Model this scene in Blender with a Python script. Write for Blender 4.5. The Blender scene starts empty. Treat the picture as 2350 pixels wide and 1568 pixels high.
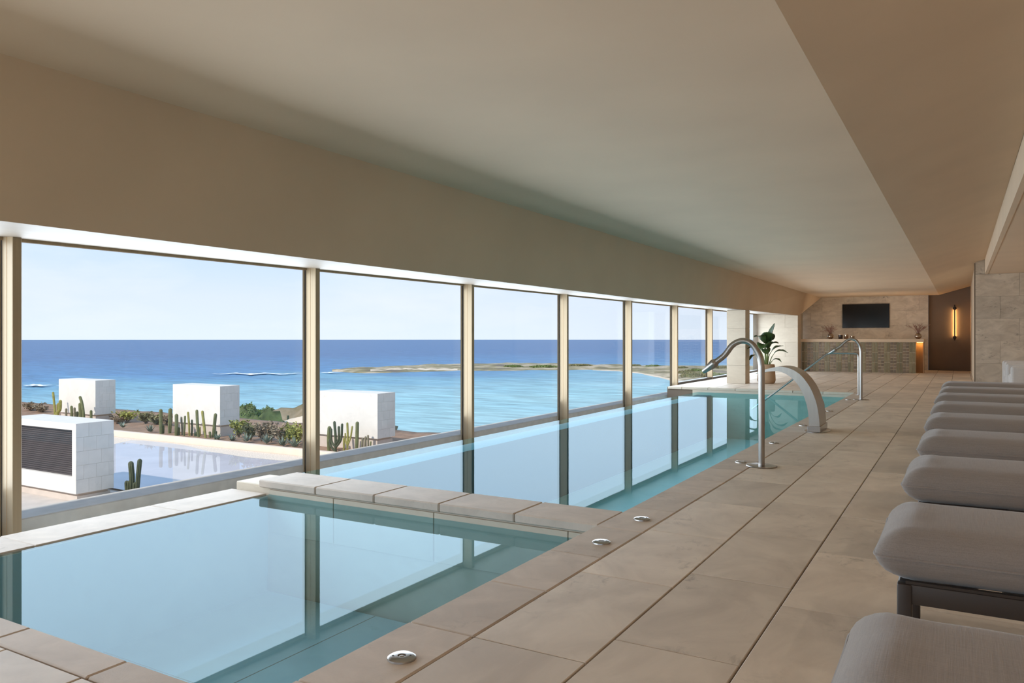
import bpy, bmesh, math, random
from mathutils import Vector, Matrix, noise

rnd = random.Random(7)
S = bpy.context.scene
C = S.collection
# ------------------------------------------------------------------ camera
F = 1765.0; CXP = 1175.0; VPX = 2203.0; HOR = 777.0; CAMH = 1.1
YAW = math.atan((VPX - CXP) / F); SA = math.sin(YAW); CA = math.cos(YAW)
cam = bpy.data.cameras.new('camera'); camo = bpy.data.objects.new('camera', cam); C.objects.link(camo)
camo.location = (0, 0, CAMH); camo.rotation_euler = (math.pi / 2, 0, YAW)
cam.sensor_width = 36; cam.lens = F / 2350 * 36; cam.shift_y = -(784 - HOR) / 2350
cam.clip_start = 0.05; cam.clip_end = 30000
S.camera = camo
# ------------------------------------------------------------------ sky, sun, exposure
SKY = 1.14
w = bpy.data.worlds.new('sky'); S.world = w; w.use_nodes = True
nt = w.node_tree; nt.nodes.clear()
def N(nt, t, **k):
    n = nt.nodes.new(t)
    for a, b in k.items():
        setattr(n, a, b)
    return n
tc = N(nt, 'ShaderNodeTexCoord'); sep = N(nt, 'ShaderNodeSeparateXYZ')
nt.links.new(tc.outputs['Generated'], sep.inputs[0])
rp = N(nt, 'ShaderNodeValToRGB')
nt.links.new(sep.outputs['Z'], rp.inputs[0])
e = rp.color_ramp.elements
e[0].position = 0.0; e[0].color = (.76, .86, .98, 1)
e[1].position = 1.0; e[1].color = (.26, .47, .82, 1)
for p, c in ((.05, (.72, .82, .97, 1)), (.13, (.52, .71, .97, 1)), (.45, (.42, .63, .92, 1))):
    el = e.new(p); el.color = c
mp = N(nt, 'ShaderNodeMapping'); mp.inputs['Scale'].default_value = (1.1, 1.1, 4.2)
mp.inputs['Location'].default_value = (.35, .1, .2)
nt.links.new(tc.outputs['Generated'], mp.inputs[0])
nz = N(nt, 'ShaderNodeTexNoise'); nz.inputs['Scale'].default_value = 2.1; nz.inputs['Detail'].default_value = 7
nz.inputs['Roughness'].default_value = .55
nt.links.new(mp.outputs[0], nz.inputs['Vector'])
cr = N(nt, 'ShaderNodeValToRGB'); cr.color_ramp.elements[0].position = .50; cr.color_ramp.elements[1].position = .80
nt.links.new(nz.outputs['Fac'], cr.inputs[0])
mx = N(nt, 'ShaderNodeMixRGB'); mx.inputs['Color2'].default_value = (.93, .95, 1.0, 1)
ml = N(nt, 'ShaderNodeMath', operation='MULTIPLY'); ml.inputs[1].default_value = .7
nt.links.new(cr.outputs[0], ml.inputs[0]); nt.links.new(ml.outputs[0], mx.inputs['Fac'])
nt.links.new(rp.outputs[0], mx.inputs['Color1'])
bg = N(nt, 'ShaderNodeBackground'); bg.inputs['Strength'].default_value = SKY
nt.links.new(mx.outputs[0], bg.inputs[0])
wo = N(nt, 'ShaderNodeOutputWorld'); nt.links.new(bg.outputs[0], wo.inputs[0])

sun = bpy.data.lights.new('sun', 'SUN'); sun.energy = 3.4; sun.angle = .02; sun.color = (1, .93, .83)
suno = bpy.data.objects.new('sun', sun); C.objects.link(suno)
SUNDIR = Vector((-.14, -.74, .66)).normalized()
suno.rotation_euler = (-SUNDIR).to_track_quat('-Z', 'Y').to_euler()
suno.location = SUNDIR * 40

S.view_settings.view_transform = 'Standard'; S.view_settings.look = 'None'
S.view_settings.exposure = 0.0; S.view_settings.gamma = 1.0; S.view_settings.use_curve_mapping = False
S.cycles.max_bounces = 12; S.cycles.diffuse_bounces = 7; S.cycles.glossy_bounces = 5
S.cycles.transparent_max_bounces = 24; S.cycles.sample_clamp_indirect = 6.0

# ------------------------------------------------------------------ pixel helpers (direction only; plane gives the distance)
def ray(px, py):
    u = (px - CXP) / F; v = -(py - HOR) / F
    return Vector((u * CA - SA, u * SA + CA, v))
def onz(px, py, z):
    r = ray(px, py); t = (z - CAMH) / r.z; return Vector((r.x * t, r.y * t, z))
def onx(px, py, X):
    r = ray(px, py); t = X / r.x; return Vector((X, r.y * t, CAMH + r.z * t))
def ony(px, py, Y):
    r = ray(px, py); t = Y / r.y; return Vector((r.x * t, Y, CAMH + r.z * t))

# ------------------------------------------------------------------ materials
MATS = {}
def newmat(name):
    m = bpy.data.materials.new(name); m.use_nodes = True; m.node_tree.nodes.clear(); MATS[name] = m
    return m, m.node_tree
def bsdf(nt, **k):
    b = N(nt, 'ShaderNodeBsdfPrincipled'); o = N(nt, 'ShaderNodeOutputMaterial')
    nt.links.new(b.outputs[0], o.inputs[0])
    for a, v in k.items():
        b.inputs[a.replace('_', ' ')].default_value = v
    return b
def c4(c): return (c[0], c[1], c[2], 1)
def stone(name, base, vein, dark, scale=1.0, rough=.55, bump=.05, coords='Object', stretch=(1, 1, 1), rot=(0, 0, 0), var=.12, spot=.5):
    m, nt = newmat(name); L = nt.links.new
    b = bsdf(nt, Roughness=rough); b.inputs['Specular IOR Level'].default_value = .35
    tc = N(nt, 'ShaderNodeTexCoord'); oi = N(nt, 'ShaderNodeObjectInfo')
    mu = N(nt, 'ShaderNodeVectorMath', operation='SCALE'); mu.inputs['Scale'].default_value = 37.0
    cb = N(nt, 'ShaderNodeCombineXYZ')
    for i in range(3): L(oi.outputs['Random'], cb.inputs[i])
    L(cb.outputs[0], mu.inputs[0])
    ad = N(nt, 'ShaderNodeVectorMath', operation='ADD')
    L(tc.outputs[coords], ad.inputs[0]); L(mu.outputs[0], ad.inputs[1])
    mp = N(nt, 'ShaderNodeMapping'); mp.inputs['Scale'].default_value = stretch; mp.inputs['Rotation'].default_value = rot
    L(ad.outputs[0], mp.inputs[0])
    n1 = N(nt, 'ShaderNodeTexNoise'); n1.inputs['Scale'].default_value = 2.2 * scale; n1.inputs['Detail'].default_value = 8
    n1.inputs['Distortion'].default_value = .8; n1.inputs['Roughness'].default_value = .6
    L(mp.outputs[0], n1.inputs['Vector'])
    r1 = N(nt, 'ShaderNodeValToRGB')
    r1.color_ramp.elements[0].position = .33; r1.color_ramp.elements[0].color = c4(vein)
    r1.color_ramp.elements[1].position = .66; r1.color_ramp.elements[1].color = c4(base)
    L(n1.outputs['Fac'], r1.inputs[0])
    n2 = N(nt, 'ShaderNodeTexNoise'); n2.inputs['Scale'].default_value = 9 * scale; n2.inputs['Detail'].default_value = 9
    n2.inputs['Roughness'].default_value = .7; n2.inputs['Distortion'].default_value = .5
    L(mp.outputs[0], n2.inputs['Vector'])
    r2 = N(nt, 'ShaderNodeValToRGB'); r2.color_ramp.elements[0].position = .53; r2.color_ramp.elements[1].position = .66
    L(n2.outputs['Fac'], r2.inputs[0])
    n3 = N(nt, 'ShaderNodeTexNoise'); n3.inputs['Scale'].default_value = 1.3 * scale; n3.inputs['Detail'].default_value = 3
    L(mp.outputs[0], n3.inputs['Vector'])
    r3 = N(nt, 'ShaderNodeValToRGB'); r3.color_ramp.elements[0].position = .50; r3.color_ramp.elements[1].position = .66
    L(n3.outputs['Fac'], r3.inputs[0])
    mm = N(nt, 'ShaderNodeMath', operation='MULTIPLY'); L(r2.outputs[0], mm.inputs[0]); L(r3.outputs[0], mm.inputs[1])
    m2 = N(nt, 'ShaderNodeMath', operation='MULTIPLY'); L(mm.outputs[0], m2.inputs[0]); m2.inputs[1].default_value = spot
    x1 = N(nt, 'ShaderNodeMixRGB'); L(m2.outputs[0], x1.inputs['Fac']); L(r1.outputs[0], x1.inputs['Color1']); x1.inputs['Color2'].default_value = c4(dark)
    mr = N(nt, 'ShaderNodeMapRange'); mr.inputs['To Min'].default_value = 1 - var; mr.inputs['To Max'].default_value = 1 + var * .5
    L(oi.outputs['Random'], mr.inputs[0])
    x2 = N(nt, 'ShaderNodeMixRGB', blend_type='MULTIPLY'); x2.inputs['Fac'].default_value = 1
    L(x1.outputs[0], x2.inputs['Color1']); L(mr.outputs[0], x2.inputs['Color2'])
    L(x2.outputs[0], b.inputs['Base Color'])
    bp = N(nt, 'ShaderNodeBump'); bp.inputs['Strength'].default_value = bump; bp.inputs['Distance'].default_value = .02
    L(n2.outputs['Fac'], bp.inputs['Height']); L(bp.outputs[0], b.inputs['Normal'])
    return m
def plain(name, col, rough=.6, metal=0.0, nscale=0, namt=.1, bump=0, spec=.4, stretch=(1, 1, 1), coords='Object', emis=None):
    m, nt = newmat(name); L = nt.links.new
    b = bsdf(nt, Roughness=rough, Metallic=metal); b.inputs['Specular IOR Level'].default_value = spec
    b.inputs['Base Color'].default_value = c4(col)
    if nscale:
        tc = N(nt, 'ShaderNodeTexCoord'); mp = N(nt, 'ShaderNodeMapping'); mp.inputs['Scale'].default_value = stretch
        L(tc.outputs[coords], mp.inputs[0])
        n = N(nt, 'ShaderNodeTexNoise'); n.inputs['Scale'].default_value = nscale; n.inputs['Detail'].default_value = 6
        L(mp.outputs[0], n.inputs['Vector'])
        r = N(nt, 'ShaderNodeValToRGB')
        r.color_ramp.elements[0].position = .3; r.color_ramp.elements[1].position = .7
        r.color_ramp.elements[0].color = c4([x * (1 - namt) for x in col]); r.color_ramp.elements[1].color = c4([min(1, x * (1 + namt)) for x in col])
        L(n.outputs['Fac'], r.inputs[0]); L(r.outputs[0], b.inputs['Base Color'])
        if bump:
            bp = N(nt, 'ShaderNodeBump'); bp.inputs['Strength'].default_value = bump; bp.inputs['Distance'].default_value = .01
            L(n.outputs['Fac'], bp.inputs['Height']); L(bp.outputs[0], b.inputs['Normal'])
    if emis:
        b.inputs['Emission Color'].default_value = c4(emis[0]); b.inputs['Emission Strength'].default_value = emis[1]
    return m
FLOOR = stone('floor_stone', (.77, .66, .54), (.60, .505, .41), (.24, .195, .155), 1.0, .5, .05, stretch=(1.3, 1.0, 1), rot=(0, 0, -.35), var=.14, spot=.55)
COPING = stone('coping_stone', (.64, .54, .45), (.53, .445, .37), (.25, .2, .16), 2.0, .6, .12, var=.08, spot=.35)
WALLST = stone('wall_stone', (.70, .61, .49), (.52, .44, .345), (.26, .21, .165), 1.3, .6, .05, stretch=(1, 1, 2.0), rot=(.2, .5, .2), var=.10, spot=1.0)
CREAM = stone('cream_stone', (.66, .57, .45), (.60, .51, .40), (.42, .35, .28), 1.3, .6, .04, stretch=(1, 1, 2.2), rot=(.2, .4, .2), var=.05, spot=.35)
POOLST = stone('pool_stone', (.58, .66, .66), (.52, .60, .61), (.35, .42, .42), 1.4, .6, .03, var=.04, spot=.3)
LONGST = stone('long_pool_stone', (.72, .78, .78), (.66, .73, .74), (.3, .5, .55), 1.4, .6, .03, var=.04, spot=.2)
WHITEST = stone('white_block_stone', (.84, .785, .715), (.77, .72, .655), (.6, .56, .52), 1.0, .8, .04, var=.03, spot=.5)
WEIR = plain('weir_stone', (.085, .095, .10), .7, nscale=5, namt=.06)
GROUT = plain('grout', (.20, .155, .115), .9)
GROUTL = plain('wall_grout', (.36, .30, .24), .9)
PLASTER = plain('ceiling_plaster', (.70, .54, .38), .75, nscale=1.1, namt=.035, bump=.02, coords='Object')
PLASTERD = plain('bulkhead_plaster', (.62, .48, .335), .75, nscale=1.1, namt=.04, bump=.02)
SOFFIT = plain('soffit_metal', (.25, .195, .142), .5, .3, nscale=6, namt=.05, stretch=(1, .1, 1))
MULL = plain('champagne_metal', (.40, .295, .18), .5, .1, nscale=14, namt=.08, stretch=(3, 3, .05))
GASKET = plain('black_gasket', (.03, .025, .02), .7)
KERB = plain('kerb_concrete', (.70, .67, .63), .85, nscale=9, namt=.08, bump=.1)
STEEL = plain('brushed_steel', (.40, .37, .335), .30, .95, nscale=40, namt=.06, stretch=(1, 1, .05))
STEELP = plain('polished_steel', (.42, .40, .38), .26, 1.0)
BROWNWALL = plain('taupe_wall', (.17, .125, .095), .8, nscale=2, namt=.06)
WOOD = plain('pale_wood', (.66, .48, .32), .5, nscale=8, namt=.1, stretch=(.15, 2, 2))
WOODD = plain('oak_panel', (.50, .31, .16), .5, nscale=8, namt=.12, stretch=(2, 2, .15))
BLACK = plain('black_plastic', (.012, .012, .013), .25)
SCREEN = plain('tv_screen', (.008, .008, .009), .12)
BLACKM = plain('black_metal', (.02, .018, .016), .4, .4)
def cloth(name, col):
    m, nt = newmat(name); L = nt.links.new
    b = bsdf(nt, Roughness=.9); b.inputs['Specular IOR Level'].default_value = .15
    b.inputs['Sheen Weight'].default_value = .25
    tc = N(nt, 'ShaderNodeTexCoord')
    outs = []
    for st in ((4, 160, 160), (160, 4, 160)):
        mp = N(nt, 'ShaderNodeMapping'); mp.inputs['Scale'].default_value = st; L(tc.outputs['Object'], mp.inputs[0])
        n = N(nt, 'ShaderNodeTexNoise'); n.inputs['Scale'].default_value = 2.0; n.inputs['Detail'].default_value = 2
        L(mp.outputs[0], n.inputs['Vector']); outs.append(n)
    a = N(nt, 'ShaderNodeMath', operation='ADD'); L(outs[0].outputs['Fac'], a.inputs[0]); L(outs[1].outputs['Fac'], a.inputs[1])
    r = N(nt, 'ShaderNodeMapRange'); r.inputs['From Min'].default_value = .6; r.inputs['From Max'].default_value = 1.4
    r.inputs['To Min'].default_value = .86; r.inputs['To Max'].default_value = 1.12
    L(a.outputs[0], r.inputs[0])
    x = N(nt, 'ShaderNodeMixRGB', blend_type='MULTIPLY'); x.inputs['Fac'].default_value = 1; x.inputs['Color1'].default_value = c4(col)
    L(r.outputs[0], x.inputs['Color2']); L(x.outputs[0], b.inputs['Base Color'])
    bp = N(nt, 'ShaderNodeBump'); bp.inputs['Strength'].default_value = .12; bp.inputs['Distance'].default_value = .003
    L(a.outputs[0], bp.inputs['Height']); L(bp.outputs[0], b.inputs['Normal'])
    return m
FABRIC = cloth('grey_fabric', (.265, .23, .205))
SOFAFAB = cloth('light_grey_fabric', (.56, .53, .50))
FRAMEB = plain('dark_brown_frame', (.055, .043, .036), .45, .3)
SLATM = plain('pale_slat', (.55, .52, .48), .6)
SOIL = plain('soil', (.31, .19, .12), .95, nscale=3, namt=.25, bump=.4)
SANDW = plain('cream_render', (.82, .68, .55), .9, nscale=3, namt=.04)
PLINTH = plain('plinth_render', (.66, .56, .48), .9, nscale=4, namt=.05)
TERR = plain('terrace_concrete', (.62, .54, .47), .9, nscale=2, namt=.12)
GRAVEL = plain('gravel', (.78, .66, .54), .95, nscale=25, namt=.25, bump=.5)
MESHM = plain('vent_mesh', (.10, .082, .082), .6, .2)
POT = plain('woven_pot', (.50, .33, .20), .8)
LEAF = plain('banana_leaf', (.055, .10, .03), .4, nscale=6, namt=.35)
STEMG = plain('plant_stem', (.24, .32, .11), .55, nscale=6, namt=.2)
CACT = [plain('cactus_green', (.16, .165, .07), .7, nscale=6, namt=.25), plain('cactus_dark', (.075, .085, .045), .7, nscale=6, namt=.25),
        plain('cactus_yellow', (.31, .28, .075), .7, nscale=6, namt=.25), plain('cactus_grey', (.22, .19, .12), .7, nscale=6, namt=.25)]
SHR = [plain('leaf_yellow_green', (.36, .36, .09), .7, nscale=2, namt=.4, coords='Generated'), plain('leaf_olive', (.24, .22, .10), .75, nscale=2, namt=.4, coords='Generated'),
       plain('leaf_dry', (.34, .26, .17), .8, nscale=2, namt=.3, coords='Generated'), plain('leaf_green', (.16, .23, .06), .7, nscale=2, namt=.35, coords='Generated')]
AGAVE = plain('agave_leaf', (.22, .26, .20), .6, nscale=4, namt=.2)
TWIG = plain('twig', (.22, .16, .11), .8)
BUSHG = plain('bush_green', (.095, .12, .04), .85, nscale=1.2, namt=.5, bump=1.0, coords='Object')
SCRUB = plain('scrub_brown', (.20, .165, .10), .95, nscale=.35, namt=.4, bump=1.0)
FLOWER = plain('dried_flower', (.34, .18, .13), .8)
BRONZE = plain('bronze_glass', (.45, .34, .24), .15, .85)
JARD = plain('jar_dark', (.05, .035, .03), .2)
JARL = plain('jar_lid', (.62, .47, .33), .5)

def glass(name, tint, ior, rough=0.0, gl=(1, 1, 1)):
    m, nt = newmat(name); L = nt.links.new
    t = N(nt, 'ShaderNodeBsdfTransparent'); t.inputs[0].default_value = c4(tint)
    g = N(nt, 'ShaderNodeBsdfGlossy'); g.inputs['Roughness'].default_value = rough; g.inputs[0].default_value = c4(gl)
    f = N(nt, 'ShaderNodeLayerWeight'); f.inputs['Blend'].default_value = .5
    pw = N(nt, 'ShaderNodeMath', operation='POWER'); L(f.outputs['Facing'], pw.inputs[0]); pw.inputs[1].default_value = ior[1]
    mr = N(nt, 'ShaderNodeMapRange'); L(pw.outputs[0], mr.inputs[0]); mr.inputs['To Min'].default_value = ior[0]; mr.inputs['To Max'].default_value = ior[2]
    x = N(nt, 'ShaderNodeMixShader'); o = N(nt, 'ShaderNodeOutputMaterial')
    L(mr.outputs[0], x.inputs[0]); L(t.outputs[0], x.inputs[1]); L(g.outputs[0], x.inputs[2]); L(x.outputs[0], o.inputs[0])
    return m, nt, g, f
GLASS = glass('window_glass', (.985, .99, .99), (.015, 5, .35))[0]
def water(name, tint, ior, bump, scale):
    m, nt, g, f = glass(name, tint, ior, .015, (.78, .92, 1.0)); L = nt.links.new
    tc = N(nt, 'ShaderNodeTexCoord'); n = N(nt, 'ShaderNodeTexNoise'); n.inputs['Scale'].default_value = scale; n.inputs['Detail'].default_value = 2
    L(tc.outputs['Object'], n.inputs['Vector'])
    bp = N(nt, 'ShaderNodeBump'); bp.inputs['Strength'].default_value = bump; bp.inputs['Distance'].default_value = .01
    L(n.outputs['Fac'], bp.inputs['Height']); L(bp.outputs[0], g.inputs['Normal'])
    return m
WATER1 = water('plunge_water', (.56, .77, .84), (.015, 1.6, .165), .004, 1.5)
WATER2 = water('long_pool_water', (.52, .84, .91), (.015, 1.6, .155), .006, 1.2)
WATER3 = water('reflecting_water', (.88, .88, .90), (.04, 2.0, .34), .03, 1.5)

# ------------------------------------------------------------------ mesh helpers
def link(name, me, mat, parent=None, loc=(0, 0, 0)):
    o = bpy.data.objects.new(name, me); C.objects.link(o); o.location = loc
    if mat is not None and len(me.materials) == 0: me.materials.append(mat)
    if parent is not None: o.parent = parent
    return o
def tag(o, label, cat, group=None, kind=None):
    o['label'] = label; o['category'] = cat
    if group: o['group'] = group
    if kind: o['kind'] = kind
    return o
def thing(name, label, cat, loc=(0, 0, 0), group=None, kind=None):
    o = bpy.data.objects.new(name, None); C.objects.link(o); o.location = loc; o.empty_display_size = .1
    return tag(o, label, cat, group, kind)
def mesh(bm, name, smooth=False, ang=None):
    me = bpy.data.meshes.new(name); bm.normal_update(); bm.to_mesh(me); bm.free()
    if smooth:
        for p in me.polygons: p.use_smooth = True
        if ang is not None:
            try: me.set_sharp_from_angle(angle=ang)
            except Exception: pass
    return me
def bbox(bm, lo, hi):
    vs = [bm.verts.new((x, y, z)) for x in (lo[0], hi[0]) for y in (lo[1], hi[1]) for z in (lo[2], hi[2])]
    fs = []
    for q in ((0, 1, 3, 2), (4, 6, 7, 5), (0, 4, 5, 1), (2, 3, 7, 6), (0, 2, 6, 4), (1, 5, 7, 3)):
        fs.append(bm.faces.new([vs[i] for i in q]))
    return vs, fs
def boxm(name, lo, hi, bev=0, seg=1):
    bm = bmesh.new(); bbox(bm, lo, hi)
    if bev:
        bmesh.ops.bevel(bm, geom=list(bm.edges), offset=bev, segments=seg, affect='EDGES', profile=.5)
    bmesh.ops.recalc_face_normals(bm, faces=bm.faces)
    return mesh(bm, name, bev > 0 and seg > 1, math.radians(40))
def box(name, lo, hi, mat, parent=None, bev=0, seg=1):
    """world-space box; the object's origin sits at the box's bottom centre"""
    c = ((lo[0] + hi[0]) / 2, (lo[1] + hi[1]) / 2, lo[2])
    me = boxm(name, [lo[i] - c[i] for i in range(3)], [hi[i] - c[i] for i in range(3)], bev, seg)
    p = Vector(c)
    if parent is not None: p = p - parent.location
    return link(name, me, mat, parent, p)
def poly(name, verts, faces, mat, parent=None, smooth=False):
    me = bpy.data.meshes.new(name); me.from_pydata([tuple(v) for v in verts], [], faces); me.update()
    if smooth:
        for p in me.polygons: p.use_smooth = True
    return link(name, me, mat, parent)
def prism(name, pts, axis, a, b, mat, parent=None):
    """pts: 2D profile; extruded along axis 'y' (pts are x,z) from a to b"""
    n = len(pts); v = [(p[0], a, p[1]) for p in pts] + [(p[0], b, p[1]) for p in pts]
    f = [tuple(range(n)), tuple(range(2 * n - 1, n - 1, -1))] + [(i, i + n, (i + 1) % n + n, (i + 1) % n) for i in range(n)]
    bm = bmesh.new(); vs = [bm.verts.new(x) for x in v]
    for q in f: bm.faces.new([vs[i] for i in q])
    bmesh.ops.recalc_face_normals(bm, faces=bm.faces)
    return link(name, mesh(bm, name), mat, parent)
def frames(path):
    T = []
    for i in range(len(path)):
        a = path[max(i - 1, 0)]; b = path[min(i + 1, len(path) - 1)]
        T.append((Vector(b) - Vector(a)).normalized())
    up = Vector((0, 0, 1)) if abs(T[0].z) < .9 else Vector((0, 1, 0))
    Nn = [(up - T[0] * up.dot(T[0])).normalized()]
    for i in range(1, len(T)):
        n = Nn[-1] - T[i] * Nn[-1].dot(T[i]); Nn.append(n.normalized())
    return T, Nn
def tube_bm(bm, path, radii, seg=12, ribs=0, ribd=.0, cap=True):
    T, Nn = frames(path); rings = []
    if not hasattr(radii, '__len__'): radii = [radii] * len(path)
    for i, p in enumerate(path):
        b = T[i].cross(Nn[i]); ring = []
        for k in range(seg):
            a = 2 * math.pi * k / seg
            r = radii[i] * (1 - (ribd if ribs and k % 2 else 0))
            ring.append(bm.verts.new(Vector(p) + (Nn[i] * math.cos(a) + b * math.sin(a)) * r))
        rings.append(ring)
    for i in range(len(rings) - 1):
        for k in range(seg):
            bm.faces.new((rings[i][k], rings[i][(k + 1) % seg], rings[i + 1][(k + 1) % seg], rings[i + 1][k]))
    if cap:
        bm.faces.new(list(reversed(rings[0]))); bm.faces.new(rings[-1])
def tube(name, path, radii, mat, parent=None, seg=12, smooth=True, ribs=0, ribd=0):
    bm = bmesh.new(); tube_bm(bm, path, radii, seg, ribs, ribd)
    bmesh.ops.recalc_face_normals(bm, faces=bm.faces)
    return link(name, mesh(bm, name, smooth, math.radians(50)), mat, parent)
def lathe(name, prof, mat, parent=None, seg=32, loc=(0, 0, 0), smooth=True, ang=45):
    bm = bmesh.new(); rings = []
    for r, z in prof:
        if r < 1e-5: rings.append([bm.verts.new((0, 0, z))])
        else: rings.append([bm.verts.new((r * math.cos(2 * math.pi * k / seg), r * math.sin(2 * math.pi * k / seg), z)) for k in range(seg)])
    for a, b in zip(rings[:-1], rings[1:]):
        for k in range(seg):
            k2 = (k + 1) % seg
            if len(a) == 1 and len(b) > 1: bm.faces.new((a[0], b[k], b[k2]))
            elif len(b) == 1 and len(a) > 1: bm.faces.new((a[k], a[k2], b[0]))
            elif len(a) > 1: bm.faces.new((a[k], a[k2], b[k2], b[k]))
    bmesh.ops.recalc_face_normals(bm, faces=bm.faces)
    return link(name, mesh(bm, name, smooth, math.radians(ang)), mat, parent, loc)
def catmull(pts, n=8):
    P = [Vector(p) for p in pts]; P = [P[0] * 2 - P[1]] + P + [P[-1] * 2 - P[-2]]; out = []
    for i in range(1, len(P) - 2):
        for k in range(n):
            t = k / n
            a, b, c, d = P[i - 1], P[i], P[i + 1], P[i + 2]
            out.append(.5 * ((2 * b) + (c - a) * t + (2 * a - 5 * b + 4 * c - d) * t * t + (3 * b - a - 3 * c + d) * t ** 3))
    out.append(P[-2]); return out
def copytree(o, parent=None):
    c = o.copy(); C.objects.link(c)
    if parent is not None: c.parent = parent
    for ch in list(o.children): copytree(ch, c)
    return c
STR = 'structure'
# ================================================================== THE SETTING
XL, XR = -1.85, -1.55           # pool edge and coping edge on the deck side
XW = -5.80                      # window plane (room face of the mullions)
PY0, PY1 = 1.61, 4.18           # plunge pool
LY0, LY1 = 4.58, 17.0           # long pool
ZW = -.105                      # water level
YE = 30.2                       # far wall
YB = -4.2                       # glazed end behind the camera
XRW = 4.6                       # wall behind the loungers
# floor base (grout level) around the pools
floor = bpy.data.objects.new('floor', None)
def joined_boxes(name, lst, mat, parent=None):
    bm = bmesh.new()
    for lo, hi in lst: bbox(bm, lo, hi)
    bmesh.ops.recalc_face_normals(bm, faces=bm.faces)
    return link(name, mesh(bm, name), mat, parent)
G = -.010
floor = joined_boxes('floor', [((XL + .03, YB, -.25), (XRW, YE + .4, G)), ((XW, LY1 + .03, -.25), (XL + .03, YE + .4, G)),
                               ((XW, YB, -.25), (XL + .03, PY0 - .03, G))], GROUT)
tag(floor, 'beige stone tiled pool deck floor running the length of the room', 'floor', kind=STR)
# floor tiles: columns along the room, staggered
TW, TL = .4555, .918
tile_meshes = {}
def tile_mesh(sx, sy, t=.02, bev=.0025, nm='floor_tile'):
    k = (round(sx, 3), round(sy, 3), t, nm)
    if k not in tile_meshes: tile_meshes[k] = boxm(nm, (-sx / 2, -sy / 2, -t), (sx / 2, sy / 2, 0), bev)
    return tile_meshes[k]
floor_rest = []
cand = []
ncol = 0
for ci in range(-10, 14):
    x0 = XR + ci * TW; x1 = x0 + TW
    if x1 > XRW: x1 = XRW
    if x0 >= XRW - .05: continue
    x0 = max(x0, XW + .02)
    if x1 - x0 < .06: continue
    off = 2.38 + (.24 if ci % 2 else 0)
    k0 = int((YB - off) / TL) - 1
    for k in range(k0, 60):
        y0 = off + k * TL; y1 = y0 + TL
        lo_ = YB; hi_ = YE - .0
        spans = []
        if x1 <= XR + .01:
            spans = [(YB, PY0 - .155), (LY1 + .20, YE)]
            if ci == -1: spans = [(LY1 + .2, YE), (YB, PY0 - .155)]
        else: spans = [(YB, YE)]
        for a, b in spans:
            ya, yb = max(y0, a), min(y1, b)
            if yb - ya < .03: continue
            cand.append((x0 + .004, x1 - .004, ya + .0035, yb - .0035))
def visible(x0, x1, y0, y1):
    for x in (x0, x1):
        for y in (y0, y1):
            d = -x * SA + y * CA; r = x * CA + y * SA
            if d < .3: continue
            px = CXP + F * r / d; py = HOR + F * CAMH / d
            if -20 < px < 2370 and py < 1590 and not (x > .35 and y < 16): return True
    return False
vis = sorted([t for t in cand if visible(*t)], key=lambda t: (t[0] ** 2 + t[2] ** 2))
rest = [t for t in cand if not visible(*t)] + vis[290:]
for x0, x1, y0, y1 in vis[:290]:
    me = tile_mesh(x1 - x0, y1 - y0)
    if not me.materials: me.materials.append(FLOOR)
    o = link('floor_tile', me, None, floor, ((x0 + x1) / 2, (y0 + y1) / 2, rnd.uniform(-.0006, .0006)))
bm = bmesh.new()
for x0, x1, y0, y1 in rest: bbox(bm, (x0, y0, -.02), (x1, y1, 0))
bmesh.ops.recalc_face_normals(bm, faces=bm.faces)
o = link('floor_tile_field', mesh(bm, 'floor_tile_field'), FLOOR, floor); o['kind'] = 'stuff'
# coping stones along the deck side, at the near edge and at the far end
CL = .587
y = 2.38 - 8 * CL
while y < LY1 + .25:
    y1 = min(y + CL, LY1 + .25)
    if y1 - y > .05:
        me = tile_mesh(XR - XL - .006, y1 - y - .004, .055, .006, 'coping_stone')
        if not me.materials: me.materials.append(COPING)
        link('coping_stone', me, None, floor, ((XL + XR) / 2, (y + y1) / 2, .001))
    y += CL
x = XL
while x > XW + .05:
    x1 = max(x - .6, XW + .02)
    for (a, b, mat_) in ((PY0 - .15, PY0, COPING), (LY1, LY1 + .2, CREAM)):
        if mat_ is COPING and x1 < -5.1: continue
        me = tile_mesh(x - x1 - .005, b - a - .005, .055, .006, 'edge_stone' + mat_.name)
        if not me.materials: me.materials.append(mat_)
        link('coping_stone', me, None, floor, ((x + x1) / 2, (a + b) / 2, .001))
    x -= .6
# ---- plunge pool
pp = thing('plunge_pool', 'square plunge pool of pale stone in the foreground', 'pool', (-3.2, 2.9, -1.0), kind=None)
def slab(name, lo, hi, mat, parent, bev=0): return box(name, lo, hi, mat, parent, bev)
PXL = -4.61
slab('pool_floor', (-4.9, PY0 - .1, -1.05), (XL + .2, PY1 + .005, -.85), POOLST, pp)
slab('pool_wall', (XL, PY0 - .1, -.85), (XL + .2, PY1, -.055), POOLST, pp)
slab('pool_wall', (PXL - .12, PY0 - .15, -.85), (XL, PY0, -.055), POOLST, pp)
slab('pool_wall', (PXL - .12, PY0, -.85), (PXL, PY1 - .005, -.118), POOLST, pp)
slab('bench', (-2.30, PY0, -.85), (XL, 2.84, -.52), POOLST, pp, .006)
for k_, (xa, xb, zt_) in enumerate(((-2.14, XL, -.27), (-2.44, -2.14, -.45), (-2.74, -2.44, -.63))):
    slab('step', (xa, 2.85, -.85), (xb, PY1 - .32, zt_), POOLST, pp, .006)
    slab('step_nosing', (xa, 2.843, zt_ - .03), (xb - .002, 2.8495, zt_ - .004), GROUTL, pp)
    slab('step_nosing', (xa - .006, 2.85, zt_ - .03), (xa - .0005, PY1 - .32, zt_ - .004), GROUTL, pp)
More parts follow.
